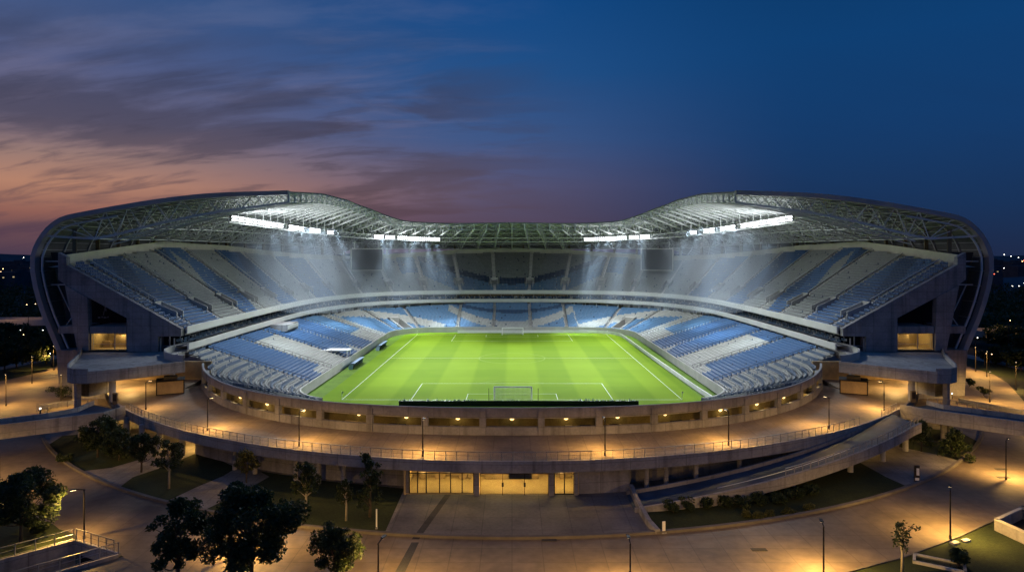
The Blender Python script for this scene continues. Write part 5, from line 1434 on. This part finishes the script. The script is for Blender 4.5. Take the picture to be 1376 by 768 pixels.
# bollards with pale caps
for i, (px, py, lab) in enumerate(((102, 545, 'short lit bollard beside the planter railing on the left'), (54, 556, 'short lit bollard at the outer end of the planter railing'), (1279, 535, 'short lit bollard right of the right side wall'))):
    t = thing('bollard', lab, 'bollard', (*tp(px, py), .01), 0, 'lit bollards'); b = MB(); b.tube([(0, 0, 0), (0, 0, .9)], [.14, .12], 10); b.build('post', M['dark_metal'], t); b = MB(); b.tube([(0, 0, .9), (0, 0, 1.1)], [.12, .12], 10); b.build('lens', M['lamp_white'], t)
# planter and its rail, left
t = thing('planter', 'long low planter wall below the left terrace pier', 'planter', (0, 0, 0)); a = tp(52, 551); c = tp(100, 543)
m = MB(); m.loft([[(*a, .0), (*c, .0)], [(*a, .9), (*c, .9)], [(a[0] + .2, a[1] + .8, .9), (c[0] + .2, c[1] + .8, .9)], [(a[0] + .2, a[1] + .8, 0), (c[0] + .2, c[1] + .8, 0)]], closed=True); m.build('wall', M['concrete'], t)
t2 = thing('planter', 'long low planter wall beyond the right footbridge', 'planter', (0, 0, 0)); a = tp(1290, 541); c = tp(1385, 560)
m = MB(); m.loft([[(*a, .0), (*c, .0)], [(*a, .9), (*c, .9)], [(a[0] + .2, a[1] + .8, .9), (c[0] + .2, c[1] + .8, .9)], [(a[0] + .2, a[1] + .8, 0), (c[0] + .2, c[1] + .8, 0)]], closed=True); m.build('wall', M['concrete_dark'], t2)
# low box wall on the near right lawn, with white coping
t = thing('light_well', 'low walled light well with pale coping at the right edge', 'light well', (0, 0, 0))
pts = [at(1336, 712)[:2], at(1400, 742)[:2], at(1440, 720)[:2], at(1372, 695)[:2]]
for i in range(4):
    a, b = Vector((*pts[i], 0)), Vector((*pts[(i + 1) % 4], 0)); wallseg(a, b, 0, 1.15, .3, 'wall', M['concrete_dark'], t); wallseg(a + Vector((0, 0, 0)), b, 1.153, 1.26, .36, 'coping', M['concrete_light'], t)
m = MB(); m.flat(pts, .03); m.build('floor', M['black'], t, flip='up')
t = thing('skylight', 'flat white framed skylight set in the near right lawn', 'skylight', (*tp(1262, 758), .02), -.55)
m = MB()
for dx, dy, sx, sy in ((0, .9, 4.2, .25), (0, -.9, 4.2, .25), (-2, 0, .25, 2.0), (2, 0, .25, 2.0)): m.box(dx, dy, .12, sx, sy, .24)
m.build('frame', M['concrete_light'], t); m = MB(); m.box(0, 0, .06, 3.8, 1.6, .08); m.build('pane', M['glass_dark'], t); m = MB(); m.box(0, 0, .03, 3.7, 1.5, .03); m.build('well', M['brown'], t)
for i, (px, py, lab) in enumerate(((1298, 727, 'pale ground box beside the lamp post on the right lawn'), (1283, 730, 'small pale ground slab at the foot of the right lamp post'))):
    m = MB(); X, Y = tp(px, py); m.box(X, Y, .1, .9, .5, .2, .4); tag(m.build('cable_box', M['concrete_light']), lab, 'cable box', 'cable boxes')
for i, (px, py, lab) in enumerate(((1345, 630, 'dark ground grate near the right edge, the upper one'), (1348, 641, 'dark ground grate near the right edge, the lower one'), (738, 725, 'dark drain cover on the drive seam'), (1256, 593, 'small dark drain cover below the right footbridge'), (1020, 738, 'dark repair patch on the plaza right of the drive'))):
    m = MB(); X, Y = tp(px, py); m.box(X, Y, .03, 1.5, .6, .03); tag(m.build('drain_cover', M['asphalt']), lab, 'drain cover', 'drain covers')

# ================================================================== FAR SURROUNDINGS
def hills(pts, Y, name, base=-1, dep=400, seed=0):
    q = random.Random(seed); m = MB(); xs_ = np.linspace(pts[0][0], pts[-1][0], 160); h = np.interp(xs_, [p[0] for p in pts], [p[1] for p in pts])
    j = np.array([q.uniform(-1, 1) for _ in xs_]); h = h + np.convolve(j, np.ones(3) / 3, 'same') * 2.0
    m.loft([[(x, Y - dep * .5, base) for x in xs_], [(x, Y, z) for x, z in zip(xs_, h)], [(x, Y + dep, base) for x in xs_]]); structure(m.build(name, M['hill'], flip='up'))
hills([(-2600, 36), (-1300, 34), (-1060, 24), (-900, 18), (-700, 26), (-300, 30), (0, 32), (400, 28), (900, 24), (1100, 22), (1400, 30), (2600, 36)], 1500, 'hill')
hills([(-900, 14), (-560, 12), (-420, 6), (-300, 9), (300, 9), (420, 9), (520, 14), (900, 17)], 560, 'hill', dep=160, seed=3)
# belts of dark woodland (uncountable)
for sx in (-1, 1):
    q = random.Random(20 + sx); cs, rs, ps = [], [], []
    for i in range(330):
        Y = q.uniform(215, 480); X = sx * Y * q.uniform(.58, .84); s = 1 + (Y - 200) / 260
        if abs(Y - 232) < 14 and sx < 0: continue
        cs.append((X, Y, 1.5 + q.uniform(0, 2.6) * s)); rs.append(q.uniform(2.2, 4.6)); ps.append(70)
    o = leaves('woodland', cs, rs, ps, .75, M['leaf'], None, 300 + sx); o['kind'] = 'stuff'
# far buildings with a few lit windows
q = random.Random(77); cnt = {-1: 0, 1: 0}
for i in range(26):
    sx = -1 if i % 2 else 1; Y = q.uniform(420, 950); fr = .70 + .006 * i + q.uniform(-.01, .01) if i > 1 else .72
    X = sx * Y * (fr if sx < 0 else fr + .0); w, d, h = q.uniform(14, 40), q.uniform(12, 24), q.uniform(8, 17) + (Y - 400) * .012
    t = thing('far_building', '%s dark block counted outward on the %s skyline' % (ORD[cnt[sx]], 'left' if sx < 0 else 'right'), 'building', (X, Y, 0), 0, 'buildings on the skyline'); cnt[sx] += 1
    b = MB(); b.box(0, 0, h / 2, w, d, h); b.box(w * .2, 0, h + .8, w * .25, d * .4, 1.6); b.build('wall', M['block'], t)
    for k in range(q.randint(1, 2)):
        b = MB(); b.box(q.uniform(-.45, .45) * w, -d / 2 - .06, q.uniform(.5, .95) * h, q.uniform(.7, 1.5), .1, .8); b.build('window', M['lit_window'], t)
# elevated roads
def flyover(label, pts, z, w=9):
    t = thing('flyover', label, 'flyover', (0, 0, 0), 0, 'elevated roads'); p = np.array(pts, float); n = normals(p); a, b = p + n * w / 2, p - n * w / 2
    m = MB(); m.loft([[(*v, z) for v in a], [(*v, z) for v in b], [(*v, z - 1.0) for v in b], [(*v, z - 1.0) for v in a]], closed=True); m.build('deck', M['asphalt'], t)
    for s in (a, b):
        m = MB(); nn_ = (n if s is a else -n); c = s + nn_ * .3; s = s + nn_ * .004
        m.loft([[(*v, z - 1.1) for v in s], [(*v, z + .9) for v in s], [(*v, z + .9) for v in c], [(*v, z - 1.1) for v in c]], closed=True); m.build('parapet', M['concrete_light'], t)
    q_, _ = along(p, 22.)
    for v in q_:
        m = MB(); m.tube([(*v, 0), (*v, z - 1)], [.8, .8], 10); m.build('pier', M['concrete'], t)
flyover('pale elevated road crossing behind the trees far left', [(-330, 214), (-250, 226), (-200, 231), (-150, 233)], 5.6)
flyover('reddish lit elevated road running off the far right', [(128, 226), (150, 208), (175, 192), (240, 168)], 4.4)
for x, y in ((-172, 226), (-200, 226), (150, 203), (172, 187)): light('road_lamp', 'SPOT', (x, y, 13.), 2600, (1., .5, .22), target=(x, y, 0), size=.3, angle=140, blend=.6)
# far street lamps: (px, py of the head, distance, height of the pole, lens)
FAR = [(38, 409, 226, None, 'lamp_far'), (49, 408, 300, None, 'lamp_far'), (5, 361, 500, None, 'lamp_far'), (2, 365, 520, None, 'lamp_far'), (32, 346, 1100, None, 'lamp_white'), (20, 352, 900, None, 'lamp_far'), (30, 443, 200, None, 'lamp_white'), (34, 449, 190, None, 'lamp_far'), (60, 443, 200, None, 'lamp_white'), (50, 444, 215, None, 'lamp_white'), (2, 464, 180, None, 'lamp_far'), (70, 474, 172, None, 'lamp_white'), (15, 452, 190, None, 'lamp_far'), (20, 430, 230, None, 'lamp_far'),
       (1355, 430, 190, None, 'lamp_far'), (1311, 453, 168, None, 'lamp_white'), (1358, 344, 900, None, 'lamp_white'), (1349, 342, 900, None, 'lamp_white'), (1368, 346, 800, None, 'lamp_white'), (1373, 351, 700, None, 'lamp_far'), (1375, 350, 700, None, 'red_lamp'), (1335, 368, 420, None, 'red_lamp'), (1348, 360, 500, None, 'lamp_white'), (1359, 384, 330, None, 'lamp_white'), (1368, 384, 330, None, 'lamp_white'), (1375, 380, 330, None, 'lamp_white'), (1323, 474, 170, None, 'lamp_far'), (1330, 475, 171, None, 'lamp_far'), (1361, 476, 172, None, 'red_lamp')]
cnt = {'left': 0, 'right': 0}
order = {}
for s in ('left', 'right'):
    L_ = sorted([f for f in FAR if (f[0] < CX) == (s == 'left')], key=lambda f: abs(f[0] - CX) + f[1] * 1e-3)
    for i, f in enumerate(L_): order[f[:2]] = (i, s)
for f in FAR:
    px, py, Y, _, mt = f; X, z = atY(px, py, Y); i, s = order[f[:2]]; sc = max(.4, Y / 420)
    t = thing('far_street_lamp', '%s distant street lamp counted outward from the stadium on the %s' % (ORD[i], s), 'street lamp', (X, Y, 0), 0, 'distant street lamps')
    b = MB(); b.tube([(0, 0, 0), (0, 0, z)], [.12, .07], 6); b.beam((0, 0, z), (0, -.8, z + .15), .1); b.build('pole', M['dark_metal'], t)
    b = MB(); b.tube([(0, -.7, z - .12 * sc), (0, -.7, z), (0, -.7, z + .2 * sc)], [.16 * sc, .3 * sc, .12 * sc], 8); b.build('lens', M[mt], t)
# ================================================================== FLOODLIGHTS
COOL = (.92, .97, 1.0)
rr = random.Random(9)
for (loc, n, sx, k, grp) in banks:
    # aim across the pitch, every bank at a patch of its own
    q = (k * .618) % 1
    if grp == 0: tx = sx * (26 - 36 * ((k * .382 + .1) % 1)); ty = 128 + 108 * q * (.45 if k < 6 else 1.)
    else: tx = sx * (24 - 30 * q); ty = 160 + 55 * ((k * .382) % 1)
    light('floodlight_beam', 'SPOT', (loc[0] - n[0] * 10.5, loc[1] - n[1] * 10.5, loc[2] + 1.6), FLOOD_W, COOL, target=(tx, ty, 0), size=.6, angle=60, blend=.9)
    light('stand_fill', 'SPOT', (loc[0] - n[0] * 10.5, loc[1] - n[1] * 10.5, loc[2] + .8), STAND_FILL_W, COOL, target=(loc[0] - n[0] * 10, loc[1] - n[1] * 10 - (16 if k < 3 else 0), 5), size=.6, angle=104, blend=1.)  # added fill, clear of the bank, to brighten the stands
    if grp == 1 or k in SHAFTS:
        lean = rr.uniform(3, 11) if grp == 0 else rr.uniform(-12, 8)
        d = np.array([-n[0], -n[1]]) * rr.uniform(3, 12); e = np.array([n[1], -n[0]]) * lean * 1.6 * (1 if sx < 0 else -1)
        ax = np.array([d[0] + e[0], d[1] + e[1], -loc[2]]); ax /= np.linalg.norm(ax)
        st = np.array(loc) + np.array([-n[0] * 2.3, -n[1] * 2.3, .2]) - ax * 3.0
        light('shaft_effect_spot', 'SPOT', tuple(st), SHAFT_W, (.66, .85, 1.0), target=tuple(st + ax * 10), size=.6, angle=rr.uniform(18, 24), blend=1.)  # extra unseen spot set back from the bank to draw a visible shaft
    if k % 3 == 2: light('upper_stand_fill', 'POINT', (loc[0] - n[0] * 3, loc[1] - n[1] * 3, loc[2] - 1.0), UPPER_FILL_W, COOL, size=.8)  # added point fill that lifts the dark upper stands
    if k % 3 == 1:   # spill of the bare lenses on to the roof steel
        light('floodlight_spill', 'SPOT', (loc[0] - n[0] * 2.2, loc[1] - n[1] * 2.2, loc[2] + .1), SPILL_W, COOL, target=(loc[0] - n[0] * 5, loc[1] - n[1] * 5, loc[2] + 9), size=.6, angle=172, blend=.3)

# mist bodies shaped along the lamp ring so that the light shafts show
if MIST > 0:
    def mist_body(u0, u1, name):
        uu = np.linspace(u0, u1, 30); x = np.interp(uu, uq, LRf[:, 0]); y = np.interp(uu, uq, LRf[:, 1]); z = np.interp(uu, uq, LZf)
        p = np.stack([x, y], -1); n = normals(p); m = MB(); rows = []
        t = np.sin(np.linspace(0, PI, 30)) ** .35 + .02
        for a in np.linspace(0, 2 * PI, 17)[:-1]:
            rx, rz = 10 * math.copysign(abs(math.cos(a)) ** .5, math.cos(a)), 13.5 * math.copysign(abs(math.sin(a)) ** .5, math.sin(a))
            rows.append([(q[0] + m_[0] * (rx * s - 2.5 + .28 * rz * s), q[1] + m_[1] * (rx * s - 2.5 + .28 * rz * s), zz - 11.5 + rz * s) for q, m_, zz, s in zip(p, n, z, t)])
        m.loft(rows, closed=True)
        for k in (0, -1): m.add([r[k] for r in rows], [tuple(range(16))])
        mt = bpy.data.materials.new('lamp mist'); mt.use_nodes = True; nt = mt.node_tree; nt.nodes.remove(nt.nodes['Principled BSDF'])
        v = nt.nodes.new('ShaderNodeVolumePrincipled'); v.inputs['Color'].default_value = (.78, .88, 1, 1); v.inputs['Density'].default_value = MIST; v.inputs['Anisotropy'].default_value = 0.0
        nt.links.new(v.outputs['Volume'], nt.nodes['Material Output'].inputs['Volume'])
        o = m.build(name, mt, smooth=True); o['kind'] = 'stuff'; return o
    for u0, u1 in ((.01, .47), (.53, .99)): mist_body(u0, u1, 'mist')

# ================================================================== SKY
w = bpy.data.worlds.new('World'); scene.world = w; w.use_nodes = True
nt = w.node_tree; N = nt.nodes; L = nt.links
bg = N['Background']; bg.inputs['Strength'].default_value = 1.0
tc = N.new('ShaderNodeTexCoord'); sp = N.new('ShaderNodeSeparateXYZ'); L.new(tc.outputs['Generated'], sp.inputs[0])
def ramp(stops):
    r = N.new('ShaderNodeValToRGB'); e = r.color_ramp.elements
    while len(e) < len(stops): e.new(.5)
    for q, (p, c) in zip(e, stops): q.position = p; q.color = (*srgb(*c), 1)
    return r
def mapr(sock, a, b, c=0., d=1., smooth_=True):
    r = N.new('ShaderNodeMapRange'); r.interpolation_type = 'SMOOTHSTEP' if smooth_ else 'LINEAR'
    for k, v in zip(('From Min', 'From Max', 'To Min', 'To Max'), (a, b, c, d)): r.inputs[k].default_value = v
    L.new(sock, r.inputs['Value']); return r.outputs['Result']
def mix(fac, a, b, mode='MIX'):
    m = N.new('ShaderNodeMix'); m.data_type = 'RGBA'; m.blend_type = mode
    if isinstance(fac, float): m.inputs[0].default_value = fac
    else: L.new(fac, m.inputs[0])
    for i, s in ((6, a), (7, b)):
        if isinstance(s, tuple): m.inputs[i].default_value = (*s, 1)
        else: L.new(s, m.inputs[i])
    return m.outputs[2]
def math_(op, a, b):
    m = N.new('ShaderNodeMath'); m.operation = op
    for i, s in enumerate((a, b)):
        if isinstance(s, (int, float)): m.inputs[i].default_value = s
        else: L.new(s, m.inputs[i])
    return m.outputs[0]
ez = mapr(sp.outputs['Z'], 0, .40, 0, 1, False)
rl = ramp([(0, (76, 60, 78)), (.08, (104, 74, 82)), (.13, (142, 94, 86)), (.22, (178, 128, 106)), (.31, (150, 120, 114)), (.42, (104, 98, 122)), (.6, (80, 90, 130)), (.8, (56, 82, 128)), (1, (38, 66, 110))])
rm = ramp([(0, (72, 62, 82)), (.12, (84, 72, 94)), (.25, (84, 82, 114)), (.42, (60, 86, 134)), (.65, (32, 80, 136)), (1, (4, 68, 130))])
rg = ramp([(0, (30, 42, 72)), (.15, (24, 50, 88)), (.4, (18, 58, 106)), (.7, (12, 62, 114)), (1, (8, 56, 104))])
for r in (rl, rm, rg): L.new(ez, r.inputs['Fac'])
fl = mapr(sp.outputs['X'], -.60, .02); fr = mapr(sp.outputs['X'], -.06, .42)
sky = mix(fl, rl.outputs['Color'], rm.outputs['Color']); sky = mix(fr, sky, rg.outputs['Color'])
# layered dusk clouds, laid out on a plane overhead so that they crowd towards the horizon
h = math_('ADD', sp.outputs['Z'], .30)
px_ = math_('DIVIDE', sp.outputs['X'], h); py_ = math_('DIVIDE', sp.outputs['Y'], h)
cb = N.new('ShaderNodeCombineXYZ'); L.new(px_, cb.inputs[0]); L.new(py_, cb.inputs[1])
def cloud(scale, rot, loc, nscale, lo, hi, dist=.5, rough=.58):
    mp = N.new('ShaderNodeMapping'); mp.inputs['Scale'].default_value = scale; mp.inputs['Rotation'].default_value = (0, 0, math.radians(rot)); mp.inputs['Location'].default_value = loc
    L.new(cb.outputs[0], mp.inputs['Vector'])
    n = N.new('ShaderNodeTexNoise'); n.inputs['Scale'].default_value = nscale; n.inputs['Detail'].default_value = 10; n.inputs['Roughness'].default_value = rough; n.inputs['Distortion'].default_value = dist
    L.new(mp.outputs['Vector'], n.inputs['Vector']); return mapr(n.outputs['Fac'], lo, hi)
leftm = mapr(sp.outputs['X'], -.20, .16, 1, .05)
cf1 = math_('MULTIPLY', math_('MULTIPLY', cloud((1.0, 2.6, 1), CLOUD_ROT, CLOUD_LOC, 1.5, .44, .60, .35, .55), math_('MULTIPLY', leftm, mapr(sp.outputs['Z'], .24, .33, 1, .0))), .72)
cf2 = math_('MULTIPLY', math_('MULTIPLY', cloud((1.2, 5.0, 1), CLOUD_ROT + 6, (7.7, 2.1, 0), 2.2, .50, .66, .4, .6), math_('MULTIPLY', leftm, mapr(sp.outputs['Z'], .16, .30, 1, .0))), .55)
cf3 = math_('MULTIPLY', math_('MULTIPLY', cloud((1.0, 3.4, 1), CLOUD_ROT + 3, (1.7, 5.1, 0), 1.6, .46, .70, .4, .6), math_('MULTIPLY', mapr(sp.outputs['X'], -.2, .12, 1, 0.), mapr(sp.outputs['Z'], .10, .22, 0, 1))), .38)
rc = ramp([(0, (72, 52, 76)), (.2, (88, 70, 80)), (.36, (72, 66, 84)), (.55, (58, 62, 88)), (.8, (52, 66, 98))]); L.new(ez, rc.inputs['Fac'])
rc2 = ramp([(0, (24, 36, 66)), (1, (18, 46, 88))]); L.new(ez, rc2.inputs['Fac'])
cc = mix(mapr(sp.outputs['X'], -.05, .35), rc.outputs['Color'], rc2.outputs['Color'])
rlit = ramp([(0, (140, 92, 90)), (.3, (184, 134, 112)), (.5, (122, 114, 138)), (.8, (92, 106, 146))]); L.new(ez, rlit.inputs['Fac'])
sky = mix(cf3, sky, rlit.outputs['Color'])
sky = mix(cf2, sky, cc); sky = mix(cf1, sky, cc)
# below the horizon: dark land tone
sky = mix(mapr(sp.outputs['Z'], -.02, .0), (.006, .007, .010), sky)
# a trace of physical dusk sky
ns = N.new('ShaderNodeTexSky'); ns.sky_type = 'NISHITA'; ns.sun_disc = False; ns.sun_elevation = math.radians(-4.); ns.sun_rotation = math.radians(-60)
L.new(tc.outputs['Generated'], ns.inputs['Vector'])
sc_ = mix(.05, (0., 0., 0.), ns.outputs['Color'])
sky = mix(1.0, sky, sc_, 'ADD')
L.new(sky, bg.inputs['Color'])
# last light of the sun that has just gone below the left skyline
s = bpy.data.lights.new('sun', 'SUN'); s.energy = .015; s.angle = math.radians(12); s.color = (1., .6, .45)
so_ = bpy.data.objects.new('sun', s); C.objects.link(so_); so_.location = (-200, 250, 80)
so_.rotation_euler = Vector((math.cos(math.radians(2)) * .8, -.6, -.06)).to_track_quat('-Z', 'Y').to_euler()

# ================================================================== CAMERA AND RENDER SETTINGS
cam = bpy.data.cameras.new('camera'); co = bpy.data.objects.new('camera', cam); C.objects.link(co)
co.location = (0, 0, CAMZ); co.rotation_euler = (PI / 2, 0, 0)
cam.sensor_width = 36; cam.lens = F / 1376 * 36; cam.shift_y = -(384 - HZ) / 1376; cam.clip_end = 9000; cam.clip_start = .5
scene.camera = co
scene.render.engine = 'CYCLES'
cy = scene.cycles
cy.use_denoising = True
try: cy.denoiser = 'OPENIMAGEDENOISE'; cy.denoising_input_passes = 'RGB_ALBEDO_NORMAL'
except Exception: pass
cy.max_bounces = 4; cy.diffuse_bounces = 2; cy.glossy_bounces = 2; cy.transmission_bounces = 2; cy.transparent_max_bounces = 12; cy.volume_bounces = 0
cy.sample_clamp_indirect = 2.0; cy.caustics_reflective = False; cy.caustics_refractive = False
cy.use_light_tree = True; cy.volume_step_rate = 4
for n_ in ('flood', 'lamp_far', 'lamp_white', 'red_lamp', 'lit_window', 'green_window', 'lamp'):
    try: M[n_].cycles.emission_sampling = 'NONE'
    except Exception: pass
vs = scene.view_settings; vs.view_transform = 'Standard'; vs.look = 'None'; vs.exposure = 0; vs.gamma = 1; vs.use_curve_mapping = False
